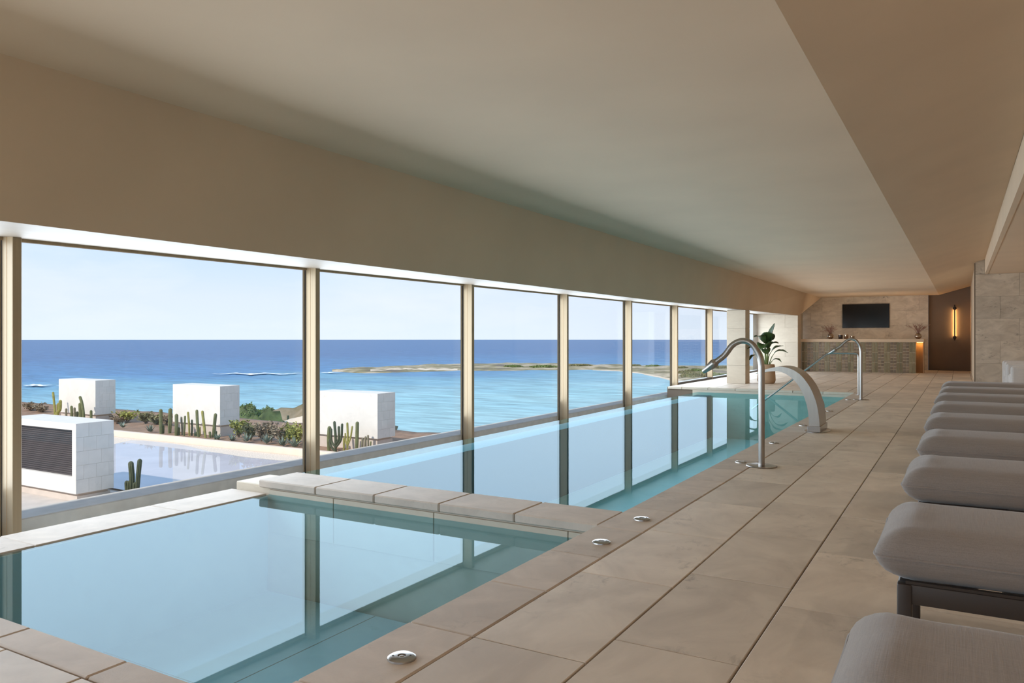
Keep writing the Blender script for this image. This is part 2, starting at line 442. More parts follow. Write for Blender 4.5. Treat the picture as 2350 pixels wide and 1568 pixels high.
for yy in (2.2,):
    slab('joint_strip', (-2.295, yy, -.521), (XL, yy + .006, -.5195), GROUTL, pp)
slab('joint_strip', (-4.6, 2.85, -.851), (-2.81, 2.857, -.8488), GROUTL, pp)
slab('joint_strip', (-3.55, PY0, -.851), (-3.543, PY1, -.8488), GROUTL, pp)
wv = [(PXL - .0, PY0 - .02, ZW), (XL + .02, PY0 - .02, ZW), (XL + .02, PY1 + .0125, ZW), (PXL - .0, PY1 + .0125, ZW)]
poly('water', [Vector(v) - pp.location for v in wv], [(0, 1, 2, 3)], WATER1, pp)
# far-side edge coping (towards the windows)
yy = PY0 - .15
while yy < PY1 - .02:
    y1 = min(yy + 1.0, PY1 + .0)
    box('edge_coping', (-5.02, yy + .002, -.15), (PXL - .018, y1 - .002, -.098), COPING, pp, .004)
    yy += 1.0
# ---- divider between the two pools
dv = thing('pool_divider', 'low stone wall with slab coping between the plunge pool and long pool', 'wall', (-3.3, 4.38, -1.0))
box('wall_core', (-4.80, PY1 + .03, -1.0), (XL - .002, LY0 - .003, -.062), CREAM, dv)
xs = [XL + .004, -2.42, -3.0, -3.56, -4.12, -4.72]
for a, b in zip(xs[:-1], xs[1:]):
    me = tile_mesh(a - b - .005, LY0 - PY1, .058, .008, 'coping_slab')
    if not me.materials: me.materials.append(COPING)
    link('coping_slab', me, None, dv, Vector(((a + b) / 2, (PY1 + LY0) / 2, 0)) - dv.location)
xs = [XL, -2.05, -3.05, -3.95, -4.62]
for a, b in zip(xs[:-1], xs[1:]):
    box('facing_stone', (b + .003, PY1 + .012, -.40), (a - .003, PY1 + .034, -.070), CREAM, dv, .002)
box('end_ledge', (-5.02, 4.22, -.13), (-4.66, LY0 - .01, -.045), CREAM, dv, .006)
# ---- long pool
lp = thing('swimming_pool', 'long lap pool of turquoise water along the windows', 'pool', (-3.4, 10.8, -1.3))
slab('pool_floor', (-5.2, LY0, -1.3), (XL + .2, LY1 + .1, -1.1), LONGST, lp)
slab('pool_wall', (XL, LY0, -1.1), (XL + .2, LY1, -.055), LONGST, lp)
slab('pool_wall', (-5.2, LY1, -1.1), (XL, LY1 + .2, -.055), CREAM, lp)
slab('weir_wall', (-5.10, LY0, -1.1), (-4.78, LY1, -.165), WEIR, lp)
slab('ledge', (-2.35, LY0, -1.1), (XL, LY1, -.62), LONGST, lp, .01)
for k in range(5):
    slab('step', (-3.3 + .3 * k, LY1 - 1.1, -1.1), (-3.0 + .3 * k, LY1, -.95 + .16 * k), LONGST, lp, .008)
wv = [(-5.10, LY0 - .001, ZW), (XL + .02, LY0 - .001, ZW), (XL + .02, LY1 + .02, ZW), (-5.10, LY1 + .02, ZW)]
poly('water', [Vector(v) - lp.location for v in wv], [(0, 1, 2, 3)], WATER2, lp)
# overflow gutter between pool edge and glass
g = box('floor_gutter', (XW - .15, YB, -.9), (-4.85, LY1, -.55), KERB); tag(g, 'sunken overflow gutter between the pools and the windows', 'gutter', kind=STR)
g = box('parapet_kerb', (-6.32, YB - 6, -1.4), (-5.97, LY1 + 18, -.23), KERB, None, .008); tag(g, 'grey concrete kerb outside the window wall', 'kerb', kind=STR)
# ---- windows
def zA(Y): return 1.822 + .0040 * Y
def zB(Y):
    if Y < 12.5: return 1.737 + .0007 * Y
    if Y < 19: return 1.746 + (Y - 12.5) / 6.5 * .045
    return 1.791 + (Y - 19) / 7.8 * .065
WN = [2.99 + 2.967 * k for k in range(-3, 8)]
ordn = ['first', 'second', 'third', 'fourth', 'fifth', 'sixth', 'seventh', 'eighth', 'ninth', 'tenth', 'eleventh']
for i, ym in enumerate(WN):
    y_end = WN[i + 1] if i + 1 < len(WN) else 26.74
    wn = thing('window_%d' % (i + 1), 'full height sea view window bay with champagne frame, %s from the glazed end behind the camera' % ordn[i], 'window', (XW, ym, -.5), kind=STR)
    zt = zA(ym)
    ptx = [('mullion', (XW - .145, ym - .062, -.6), (XW, ym, zt), MULL), ('gasket', (XW - .160, ym - .058, -.6), (XW - .145, ym - .004, zt), GASKET),
           ('outer_frame', (XW - .185, ym - .066, -.6), (XW - .160, ym + .004, zt), MULL)]
    for nm, lo, hi, mt in ptx: box(nm, lo, hi, mt, wn, .003 if nm == 'mullion' else 0)
    box('groove', (XW - .080, ym - .0640, -.6), (XW - .076, ym - .0620, zt), WOODD, wn)
    za, zb = zA(ym) + .03, zA(y_end) + .03
    vs = []
    for xx in (XW - .158, XW - .146):
        vs += [(xx, ym, -.6), (xx, y_end - .062, -.6), (xx, y_end - .062, zb), (xx, ym, za)]
    poly('pane', [Vector(v) - wn.location for v in vs], [(0, 1, 2, 3), (7, 6, 5, 4), (0, 4, 5, 1), (1, 5, 6, 2), (2, 6, 7, 3), (3, 7, 4, 0)], GLASS, wn)
    vs = []
    for xx in (XW - .17, XW - .13):
        vs += [(xx, ym, zA(ym) - .028), (xx, y_end - .062, zA(y_end) - .028), (xx, y_end - .062, zb), (xx, ym, za)]
    poly('head_frame', [Vector(v) - wn.location for v in vs], [(0, 1, 2, 3), (7, 6, 5, 4), (0, 4, 5, 1), (1, 5, 6, 2), (2, 6, 7, 3), (3, 7, 4, 0)], MULL, wn)
    if ym > 16:
        box('sill', (XW - .18, ym, -.05), (XW, y_end - .062, .05), FRAMEB, wn, .006)
# ---- soffit over the windows, bulkhead, ceilings
def strip(name, A, B, mat, label, cat, kind=STR, thick=None):
    n = len(A); v = list(A) + list(B); f = [(i, i + 1, n + i + 1, n + i) for i in range(n - 1)]
    o = poly(name, v, f, mat)
    if thick:
        md = o.modifiers.new('solid', 'SOLIDIFY'); md.thickness = thick; md.offset = 1 if thick > 0 else -1
    tag(o, label, cat, kind=kind); return o
Ys = [YB, 0, 4, 8, 12.5, 16, 18.97]
A = [(XW - .2, y, zA(y)) for y in Ys] + [(XW - .2, 26.8, 1.93), (XW - .2, 30.3, 2.02)]
BX = lambda y: -4.5
B = [(-4.5, y, zB(y)) for y in Ys] + [(-4.64, 26.8, 1.856), (-5.07, 30.25, 2.06)]
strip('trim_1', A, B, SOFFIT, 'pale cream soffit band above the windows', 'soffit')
Cc = [(-4.36, y, 2.6) for y in Ys[:-1]] + [(-4.38, 22.9, 2.6), (-4.40, 26.8, 2.6), (-4.43, 30.25, 2.6)]
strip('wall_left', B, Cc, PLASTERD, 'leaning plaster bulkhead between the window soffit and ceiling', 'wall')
D0, D1 = (-.735, YB, 2.6), (-.62, YE + .3, 2.6)
ce = poly('ceiling', Cc + [D1, (.5, YE + .3, 2.93), (.5, YB, 2.96), D0], [tuple(range(len(Cc))) + (len(Cc), len(Cc) + 3), (len(Cc) + 3, len(Cc), len(Cc) + 1, len(Cc) + 2)], PLASTER)
tag(ce, 'long flat beige plaster ceiling with a sloping section on its right', 'ceiling', kind=STR)
tr = box('trim_2', (.5, YB, 2.594), (.56, 21.0, 2.945), PLASTER); tag(tr, 'narrow pale fascia dropping to the ceiling over the loungers', 'fascia', kind=STR)
cr_ = box('ceiling_lounge', (.562, YB, 2.6), (XRW, 21.0, 2.64), PLASTER); tag(cr_, 'flat plaster ceiling with recessed downlights over the loungers', 'ceiling', kind=STR)
rf = box('ceiling_roof', (-6.9, YB - .2, 3.0), (XRW + .2, YE + .6, 3.2), KERB); tag(rf, 'concrete roof slab above the plaster ceiling', 'roof', kind=STR)
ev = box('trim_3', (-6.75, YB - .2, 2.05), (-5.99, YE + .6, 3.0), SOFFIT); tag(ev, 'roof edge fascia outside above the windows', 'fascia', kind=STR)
# ---- far wall with stone cladding
def clad(wall, X0, X1, Z0, Z1, Y, courses, lens, mat, topfn=None, out=-1, gap=.004, nm='stone_tile', axis='y'):
    """stone tiles as pieces on a wall facing -Y (axis y) or +X (axis x)"""
    zs = [Z0 + (Z1 - Z0) * k / courses for k in range(courses + 1)]
    for k in range(courses):
        a = X0 - (lens * (.5 if k % 2 else .12))
        while a < X1:
            b = a + lens; lo = max(a, X0); hi = min(b, X1)
            if hi - lo > .03:
                z0, z1 = zs[k] + gap / 2, zs[k + 1] - gap / 2
                l2, h2 = lo + gap / 2, hi - gap / 2
                if axis == 'y':
                    q = [(l2, z0), (h2, z0), (h2, z1), (l2, z1)]
                    if topfn: q = [(xx, min(zz, topfn(xx))) for xx, zz in q]
                    vs = [(xx, Y - .018, zz) for xx, zz in q] + [(xx, Y, zz) for xx, zz in q]
                else:
                    q = [(l2, z0), (h2, z0), (h2, z1), (l2, z1)]
                    vs = [(Y + .018, xx, zz) for xx, zz in q] + [(Y, xx, zz) for xx, zz in q]
                if min(q[2][1], q[3][1]) - z0 > -.2 and max(q[2][1], q[3][1]) - z0 > .02:
                    c = Vector([sum(v[i] for v in vs) / 8 for i in range(3)])
                    o = poly(nm, [Vector(v) - c for v in vs], [(0, 1, 2, 3), (7, 6, 5, 4), (0, 4, 5, 1), (1, 5, 6, 2), (2, 6, 7, 3), (3, 7, 4, 0)], mat, wall)
                    o.location = c - wall.location
            a = b
wf = box('wall_far', (-6.0, YE, -.05), (-.95, YE + .12, 2.68), GROUTL)
tag(wf, 'beige stone clad wall behind the bar counter', 'wall', kind=STR)
clad(wf, -5.3, -.95, 0, 2.6, YE, 5, 1.05, WALLST)
wd = box('wall_corridor', (-.95, YE + .15, -.05), (1.2, YE + .3, 3.0), BROWNWALL); tag(wd, 'dark taupe wall at the end of the corridor', 'wall', kind=STR)
ws = box('wall_stone_end', (.312, 21.02, -.05), (XRW + .1, 21.2, 2.98), GROUTL); tag(ws, 'pale veined stone wall beside the corridor at the far right', 'wall', kind=STR)
clad(ws, .312, XRW, 0, 2.6, 21.02, 5, .98, WALLST)
clad(ws, .312, .5, 2.604, 2.93, 21.02, 1, .98, WALLST)
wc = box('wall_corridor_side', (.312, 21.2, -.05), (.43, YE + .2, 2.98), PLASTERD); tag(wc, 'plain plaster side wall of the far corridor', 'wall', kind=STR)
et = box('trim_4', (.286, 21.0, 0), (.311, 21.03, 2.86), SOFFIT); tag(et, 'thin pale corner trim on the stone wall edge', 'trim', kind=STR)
wr = box('wall_right', (XRW, YB, -.05), (XRW + .12, 21.1, 3.0), PLASTER); tag(wr, 'plain plaster wall behind the loungers', 'wall', kind=STR)
# recess wall by the plant
wl = box('wall_recess', (-6.1, 26.82, -.05), (-4.64, 27.3, 2.1), CREAM); tag(wl, 'cream stone wall beside the bar behind the potted plant', 'wall', kind=STR)
clad(wl, -6.0, -4.645, 0, 1.95, 26.82, 4, 1.9, CREAM)
# column
co = box('column', (-4.94, 18.99, -.02), (-4.515, 19.40, 1.80), GROUTL); tag(co, 'square cream stone clad column at the far end of the long pool', 'column', kind=STR)
clad(co, -4.95, -4.498, 0, 1.79, 18.99, 4, 2.0, CREAM)
clad(co, 18.975, 19.41, 0, 1.79, -4.515, 4, 2.0, CREAM, axis='x')
# glazed end behind the camera
wb = thing('window_12', 'glazed end wall behind the camera', 'window', (-.5, YB, 0), kind=STR)
for xx in (-4.3, -2.1, 0.1, 2.3, 4.5): box('mullion', (xx - .04, YB - .06, 0), (xx + .04, YB + .06, 2.6), MULL, wb, .004)
box('transom', (-5.9, YB - .06, -.05), (4.6, YB + .06, .06), MULL, wb)
box('pane', (-5.8, YB - .01, .06), (4.55, YB + .005, 2.6), GLASS, wb)


# ================================================================== INTERIOR OBJECTS
# ---- sun loungers
def cushion_mesh(L, W, T, r, nu=34, nv=18, pinch=.010):
    bm = bmesh.new(); grid = {}
    def f(s, half):
        e = (half - abs(s)) / r
        if e >= 1: return 1.0
        e = max(e, 0); return (1 - (1 - e) ** 2.2) ** .62
    def pos(k, n, half):
        # denser near the edges
        t = -1 + 2 * k / n; return half * math.copysign(1 - (1 - abs(t)) ** 1.7, t)
    for side in (1, -1):
        for i in range(nu + 1):
            for j in range(nv + 1):
                if side == -1 and (i in (0, nu) or j in (0, nv)):
                    grid[(side, i, j)] = grid[(1, i, j)]; continue
                u = pos(i, nu, L / 2); v = pos(j, nv, W / 2)
                a_ = max(0, 1 - (L / 2 - abs(u)) / r); b_ = max(0, 1 - (W / 2 - abs(v)) / r)
                n_ = (a_ ** 5 + b_ ** 5) ** .2; e_ = max(0, 1 - n_); h = (1 - (1 - e_) ** 2.2) ** .60
                if n_ > 1:
                    u = math.copysign(L / 2 - r * (1 - a_ / n_), u); v = math.copysign(W / 2 - r * (1 - b_ / n_), v)
                x = u - math.copysign(pinch * (1 - (2 * v / W) ** 4) * max(0, (abs(u) / (L / 2)) ** 6), u)
                y = v - math.copysign(pinch * (1 - (2 * u / L) ** 8) * max(0, (abs(v) / (W / 2)) ** 6), v)
                crown = .010 * (1 - (2 * v / W) ** 2)
                wr = .006 * noise.noise(Vector((u * 9, v * 14, 3 + side))) * (1 if abs(u) > L / 2 - .16 or abs(v) > W / 2 - .1 else .25)
                z = side * (T / 2 * h + (crown + wr) * h)
                grid[(side, i, j)] = bm.verts.new((x, y, z))
        for i in range(nu):
            for j in range(nv):
                q = [grid[(side, i, j)], grid[(side, i + 1, j)], grid[(side, i + 1, j + 1)], grid[(side, i, j + 1)]]
                if side == -1: q.reverse()
                bm.faces.new(q)
    bmesh.ops.recalc_face_normals(bm, faces=bm.faces)
    rim = [grid[(1, i, 0)].co.copy() for i in range(nu + 1)] + [grid[(1, nu, j)].co.copy() for j in range(1, nv + 1)] + \
          [grid[(1, i, nv)].co.copy() for i in range(nu - 1, -1, -1)] + [grid[(1, 0, j)].co.copy() for j in range(nv - 1, 0, -1)]
    return mesh(bm, 'cushion', True), rim
LW = .66
def make_lounger():
    t = thing('sun_lounger', 'x', 'sun lounger', (0, 0, 0), 'grey sun loungers in a row beside the pool')
    me, rim = cushion_mesh(1.42, LW, .165, .125)
    c = link('seat_cushion', me, FABRIC, t, (.71, LW / 2, .385))
    tube('piping', rim + [rim[0]], .0045, FABRIC, c, 6)
    me2, rim2 = cushion_mesh(.66, LW, .15, .11, 20, 16)
    c2 = link('back_cushion', me2, FABRIC, t, (1.70, LW / 2, .53)); c2.rotation_euler = (0, -math.radians(27), 0)
    tube('piping', rim2 + [rim2[0]], .0045, FABRIC, c2, 6)
    for yy in (.03, LW - .07):
        box('side_rail', (.075, yy, .235), (2.0, yy + .04, .300), FRAMEB, t, .006, 2)
        box('rail_lip', (.10, yy + (.004 if yy < .1 else .016), .300), (1.98, yy + (.024 if yy < .1 else .036), .309), FRAMEB, t)
    for xx in (.075, 1.96):
        box('end_rail', (xx, .07, .245), (xx + .04, LW - .07, .295), FRAMEB, t, .005)
    for xx in (.075, 1.955):
        for yy in (.025, LW - .07):
            box('leg', (xx, yy, .0), (xx + .045, yy + .045, .300), FRAMEB, t, .008, 2)
    for k in range(9):
        xx = .22 + k * .15
        box('slat', (xx, .07, .280), (xx + .085, LW - .07, .300), SLATM, t, .003)
    bk = box('backrest_frame', (1.40, .05, .31), (1.43, LW - .05, .34), FRAMEB, t, .003)
    return t
proto = make_lounger()
tips = [2.82 + 1.385 * k for k in range(-1, 8)]
tips[4] -= .0; lounger_lab = ['nearest the camera, only its cushion showing', 'second from the camera, dark frame showing', 'third from the camera', 'fourth from the camera', 'middle one of the row of nine',
    'fourth from the far end of the row', 'third from the far end of the row', 'second from the far end of the row', 'farthest of the row by the stone wall']
for k, yv in enumerate(tips):
    o = proto if k == 0 else copytree(proto)
    o.location = (-.245 + .012 * rnd.uniform(-1, 1), yv - .04, 0); o['label'] = 'grey cushioned sun lounger beside the pool, ' + lounger_lab[k]

# ---- steel fittings on the coping
def jet(name, base, label, tipx, tipz, topz):
    t = thing(name, label, 'water jet', base)
    lathe('base_plate', [(0, 0), (.125, 0), (.13, .004), (.127, .010), (.10, .013), (.03, .014), (0, .014)], STEELP, t, 40)
    tx = tipx - base[0]; r = .026
    zb = topz - r
    pts = [(0, 0, .012), (0, 0, zb - .22)]
    arc = catmull([(0, 0, zb - .22), (-.02, 0, zb - .125), (-.085, 0, zb - .025), (-.165, 0, zb), (-.245, 0, zb - .035), (tx * .62, 0, tipz + (zb - tipz) * .55), (tx * .78, 0, tipz + (zb - tipz) * .315)], 7)
    path = [Vector(pts[0])] + arc
    tube('pipe', path, r, STEEL, t, 18)
    a = arc[-1]; d = (Vector((tx, 0, tipz)) - a); n = d.normalized()
    tube('nozzle', [a - n * .01, a + n * .012, a + n * .02, a + d * .93, a + d], [.030, .041, .041, .020, .014], STEEL, t, 18)
    return t
jet('swan_neck_jet', (-1.475, 6.80, 0), 'near steel swan neck water jet curving over the long pool', -1.985, .80, 1.105)
jet('swan_neck_jet', (-1.53, 15.05, 0), 'far steel swan neck water jet standing next to the handrail', -2.07, .82, 1.115)
# waterfall blade: hollow curved box tapering to a thin mouth
wfz = thing('waterfall_spout', 'wide curved steel waterfall spout arching over the long pool', 'spout', (-1.47, 9.78, 0))
outer = catmull([(.06, 0, 0), (.055, 0, .16), (.02, 0, .36), (-.06, 0, .55), (-.19, 0, .70), (-.36, 0, .762), (-.53, 0, .735), (-.67, 0, .68)], 6)
inner = catmull([(-.06, 0, 0), (-.06, 0, .16), (-.085, 0, .33), (-.145, 0, .49), (-.24, 0, .62), (-.375, 0, .70), (-.535, 0, .70), (-.67, 0, .668)], 6)
n = len(outer); v = []; f = []
for yy in (-.26, .26):
    v += [(p.x, yy * (1 - .12 * i / n), p.z) for i, p in enumerate(outer)] + [(p.x, yy * (1 - .12 * i / n), p.z) for i, p in enumerate(inner)]
for i in range(n - 1):
    f += [(i, i + 1, n + i + 1, n + i), (2 * n + i, 3 * n + i, 3 * n + i + 1, 2 * n + i + 1), (i, 2 * n + i, 2 * n + i + 1, i + 1), (n + i, n + i + 1, 3 * n + i + 1, 3 * n + i)]
f += [(n - 1, 3 * n - 1, 4 * n - 1, 2 * n - 1)]
o = poly('blade', v, f, STEEL, wfz, True); o.data.set_sharp_from_angle(angle=math.radians(40))
lathe('base_plate', [(0, 0), (.17, 0), (.17, .006), (.16, .010), (0, .010)], STEELP, wfz, 40).scale = (.85, 1.75, 1)
box('foot', (-1.47 - .072, 9.78 - .272, .008), (-1.47 + .072, 9.78 + .272, .075), STEELP, wfz, .003)
# handrails
hr = thing('handrail', 'steel handrail sloping from the coping down into the long pool', 'handrail', (-1.70, 16.3, 0))
pth = [(0, 0, .01), (0, 0, .72)] + catmull([(0, 0, .74), (-.015, 0, .79), (-.065, 0, .81), (-.12, 0, .812)], 5) + [(-.52, 0, .812)] + catmull([(-.54, 0, .81), (-.58, 0, .79), (-.64, -.005, .745)], 4) + [(-1.68, -.1, -.105), (-2.0, -.12, -.36)]
tube('rail', pth, .021, STEEL, hr, 14)
lathe('base_plate', [(0, 0), (.06, 0), (.06, .008), (.03, .012), (0, .012)], STEELP, hr, 24)
gr = thing('grab_rail', 'short bent steel grab rail hooking over the edge of the long pool', 'handrail', (-1.77, 12.3, 0))
tube('rail', [(0, 0, .01), (0, 0, .09)] + catmull([(0, 0, .10), (-.015, 0, .155), (-.06, 0, .185), (-.12, 0, .17), (-.17, 0, .10), (-.19, 0, 0), (-.19, 0, -.10), (-.19, 0, -.5)], 5), .020, STEEL, gr, 14)
lathe('base_plate', [(0, 0), (.05, 0), (.05, .007), (.025, .011), (0, .011)], STEELP, gr, 24)
# round fittings on the coping
discs = [(922, 1507, 'largest and nearest, in the foreground'), (1380, 1243, 'second nearest, in front of the divider'), (1473, 1190, 'beside the divider end'), (1700, 1060, 'next to the near swan neck jet'),
         (1776, 1016, 'between the near jet and waterfall spout'), (1843, 976, 'beside the waterfall spout'), (1904, 943, 'by the short grab rail'), (1947, 917, 'next to the far swan neck jet')]
for px, py, lb in discs:
    p = onz(px, py, .008); p.x = min(max(p.x, XL + .055), XR - .05)
    t = thing('pool_button', 'round chrome push fitting on the coping, ' + lb, 'fitting', (p.x, p.y, .001), 'round chrome fittings on the coping')
    lathe('plate', [(0, .006), (.014, .006), (.0145, .011), (.040, .011), (.049, .006), (.050, 0), (0, 0)], STEELP, t, 36)
    lathe('button', [(0, .010), (.008, .0095), (.012, .006)], STEEL, t, 20)
    for a in (.6, 3.74):
        lathe('screw', [(0, .0125), (.004, .0118), (.0045, .0108)], FRAMEB, t, 10, (.030 * math.cos(a), .030 * math.sin(a), 0))

# ---- bar
YBAR = 27.4; bx0, bx1 = -4.62, -1.21
bar = thing('bar_counter', 'bar counter with green and brown glazed tile front and pale top', 'bar', (-2.9, YBAR + .35, 0))
box('body', (bx0, YBAR + .012, 0), (bx1, YBAR + .60, .98), GROUTL, bar)
box('counter_top', (bx0 - .02, YBAR - .06, .98), (-.97, YBAR + .75, 1.085), WOOD, bar, .006)
box('end_panel', (-1.21, YBAR + .55, 0), (-.99, YBAR + .62, .98), WOODD, bar)
box('end_panel', (-1.01, YBAR + .25, 0), (-.985, YBAR + .62, .98), WOODD, bar)
box('light_strip', (-1.20, YBAR + .50, .962), (-1.02, YBAR + .53, .975), plain('amber_led', (.9, .6, .3), .5, emis=((1, .55, .16), 4.0)), bar)
TGREEN = stone('green_tile', (.27, .21, .11), (.215, .17, .09), (.13, .11, .07), 6, .12, .25, var=.25)
TBROWN = stone('brown_tile', (.27, .185, .115), (.21, .145, .09), (.1, .08, .05), 6, .12, .25, var=.3)
GRTILE = plain('tile_grout', (.66, .54, .38), .9)
box('tile_backing', (bx0, YBAR + .006, 0), (bx1, YBAR + .013, .98), GRTILE, bar)
def bar_tile(w_, h_, mt):
    m = boxm('bar_tile', (-w_ / 2, -.008, -h_ / 2), (w_ / 2, .008, h_ / 2), .002)
    m.materials.append(mt); return m
mod = (bx1 - bx0) / 9.5; sq = mod * .26; vt = mod * .24
sqm = bar_tile(sq - .014, .98 / 10 - .014, TBROWN); vtm = bar_tile(vt - .013, .98 / 3 - .014, TGREEN)
x = bx0
for g in range(10):
    for c in range(2):
        if x + vt > bx1 + .01: break
        for k in range(3):
            o = link('tall_tile', vtm, None, bar, Vector((x + vt / 2, YBAR, (k + .5) * .98 / 3)) - bar.location); o.rotation_euler = (rnd.uniform(-.02, .02), 0, rnd.uniform(-.02, .02))
        x += vt
    for c in range(2):
        if x + sq > bx1 + .01: break
        for k in range(10):
            o = link('square_tile', sqm, None, bar, Vector((x + sq / 2, YBAR, (k + .5) * .098)) - bar.location); o.rotation_euler = (rnd.uniform(-.03, .03), 0, rnd.uniform(-.03, .03))
        x += sq
pst = thing('timber_post', 'slim pale timber post at the left end of the bar', 'post', (-5.06, YE - .5, 0))
box('post', (-5.16, YE - .55, 0), (-5.02, YE - .45, 2.0), WOODD, pst); box('strip', (-5.02, YE - .55, 0), (-4.985, YE - .47, 2.02), MULL, pst)
# television
p0 = ony(1933, 753, YE - .08); p1 = ony(2041, 697, YE - .08)
tv = thing('television', 'black flat screen television on the stone wall above the bar', 'television', ((p0.x + p1.x) / 2, YE - .02, p0.z))
box('casing', (p0.x, YE - .075, p0.z), (p1.x, YE - .022, p1.z), BLACK, tv, .006)
box('screen', (p0.x + .012, YE - .079, p0.z + .018), (p1.x - .012, YE - .075, p1.z - .012), SCREEN, tv)
# vases with dried flowers
def vase(px, label):
    p = ony(px, 778, YBAR + .3); zt = 1.086
    t = thing('flower_vase', label, 'vase', (p.x, YBAR + .3, zt), 'bronze vases of dried flowers on the bar')
    lathe('vase_body', [(0, 0), (.05, .002), (.09, .04), (.102, .085), (.085, .135), (.055, .165), (.062, .18), (.055, .18), (.045, .165), (0, .15)], BRONZE, t, 24)
    r2 = random.Random(px)
    bm = bmesh.new()
    for k in range(42):
        a = r2.uniform(0, 6.28); sp = r2.uniform(.05, .36); h = r2.uniform(.16, .36) - sp * .15
        b = Vector((math.cos(a) * sp, math.sin(a) * sp, .15 + h))
        pa = [Vector((0, 0, .14)), Vector((b.x * .35, b.y * .35, .14 + h * .6)), b]
        tube_bm(bm, pa, [.003, .003, .002], 4)
        for q in range(7):
            tt = .45 + .55 * q / 6; c = pa[1].lerp(pa[2], tt); s = .022
            vs = [bm.verts.new(c + Vector((r2.uniform(-s, s), r2.uniform(-s, s), r2.uniform(-s, s)))) for _ in range(3)]
            bm.faces.new(vs)
    link('dried_flowers', mesh(bm, 'dried_flowers'), FLOWER, t)
vase(1906, 'bronze vase of dried flowers at the left of the bar'); vase(2107, 'bronze vase of dried flowers at the right end of the bar')
def jar(px, h, label, mt):
    p = ony(px, 778, YBAR + .25)
    t = thing('glass_jar', label, 'jar', (p.x, YBAR + .25, 1.086), 'small jars on the bar')
    lathe('jar_body', [(0, 0), (.06, 0), (.068, .008), (.068, h * .75), (.055, h * .82), (0, h * .82)], mt, t, 20)
    lathe('lid', [(0, h), (.05, h), (.058, h * .97), (.058, h * .82), (0, h * .82)], JARL, t, 20)
jar(1929, .16, 'dark filled jar with pale lid, leftmost of three on the bar', JARD)
jar(1942, .17, 'tall brownish jar, middle of three on the bar', BRONZE)
jar(1956, .11, 'low jar with timber lid, rightmost of three on the bar', BRONZE)
# wall sconce
ps = ony(2191, 740, YE + .15)
sc = thing('wall_sconce', 'black linear wall sconce glowing amber on the taupe wall', 'lamp', (ps.x, YE + .15, ps.z))
GLOW = plain('sconce_tube', (1, .8, .5), .5, emis=((1, .56, .20), 70.0))
zt_, zb_ = .46, -.50
tube('glow_tube', [(0, -.035, zb_), (0, -.035, zt_)], .012, GLOW, sc, 12)
box('front_bar', (ps.x - .019, YE + .05, ps.z + zb_ - .12), (ps.x + .019, YE + .075, ps.z + zt_ + .14), BLACKM, sc, .003)
for zz in (zb_ - .02, zt_ + .02):
    d = lathe('end_disc', [(0, 0), (.058, 0), (.06, .01), (.058, .03), (0, .03)], BLACKM, sc, 28, (0, -.03, zz)); d.rotation_euler = (math.pi / 2, 0, 0)
    s2 = lathe('mount', [(0, 0), (.02, 0), (.02, .04), (0, .04)], BLACKM, sc, 12, (0, -.001, zz)); s2.rotation_euler = (math.pi / 2, 0, 0)
# ---- potted bird-of-paradise
pb = onz(1759, 880, 0)
pl = thing('potted_plant', 'large leafed plant in a woven basket pot beside the column', 'plant', (pb.x, pb.y, 0))
prof = [(0, 0), (.19, 0), (.225, .03), (.25, .12), (.25, .22)]
k = 0; z = .22
prof = [(0, 0), (.20, 0), (.232, .03), (.25, .10)]
for k in range(16):
    z = .10 + k * .0265; prof += [(.250 - .0015 * k + .004, z + .006), (.250 - .0015 * k - .004, z + .020)]
prof += [(.222, .53), (.215, .545), (.20, .545), (.195, .47), (0, .47)]
lathe('basket_pot', prof, POT, pl, 40, ang=80)
lathe('soil', [(0, .49), (.197, .485)], SOIL, pl, 24)
def leaf(base, ctrl, tip, bend, length, width, seed):
    """petiole from base to tip, then a blade continuing along bend"""
    r2 = random.Random(seed)
    pth = catmull([base, ctrl, tip], 6)
    tube('stem', pth, [.016 - .009 * i / (len(pth) - 1) for i in range(len(pth))], STEMG, pl, 8)
    d0 = (pth[-1] - pth[-2]).normalized(); spine = [Vector(tip)]; d = d0.copy(); n = 14
    B = Vector(bend)
    for i in range(n):
        d = (d + B * (1.6 / n)).normalized(); spine.append(spine[-1] + d * length / n)
    v = []; f = []
    for i, p in enumerate(spine):
        t = i / n; wd = 1.5 * width * (math.sin(math.pi * min(1, (t * .92 + .04)) ** .85) ** .75) * (1 if t < .97 else .4)
        dd = (spine[min(i + 1, n)] - spine[max(i - 1, 0)]).normalized()
        sidev = dd.cross(Vector((r2.uniform(-.02, .02), 0, 1)))
        if sidev.length < .15: sidev = dd.cross(Vector((0, -1, .2)))
        sidev.normalize(); nrm = sidev.cross(dd).normalized()
        for q in (-1, -.5, 0, .5, 1):
            v.append(p + sidev * q * wd + nrm * (abs(q) * wd * .32 + .012 * math.sin(9 * t + q * 3) * abs(q)))
    for i in range(n):
        for q in range(4):
            a = i * 5 + q; f.append((a, a + 1, a + 6, a + 5))
    o = poly('leaf', v, f, LEAF, pl, True)
    md = o.modifiers.new('solid', 'SOLIDIFY'); md.thickness = .004
pl.scale = (.86, .86, .86)
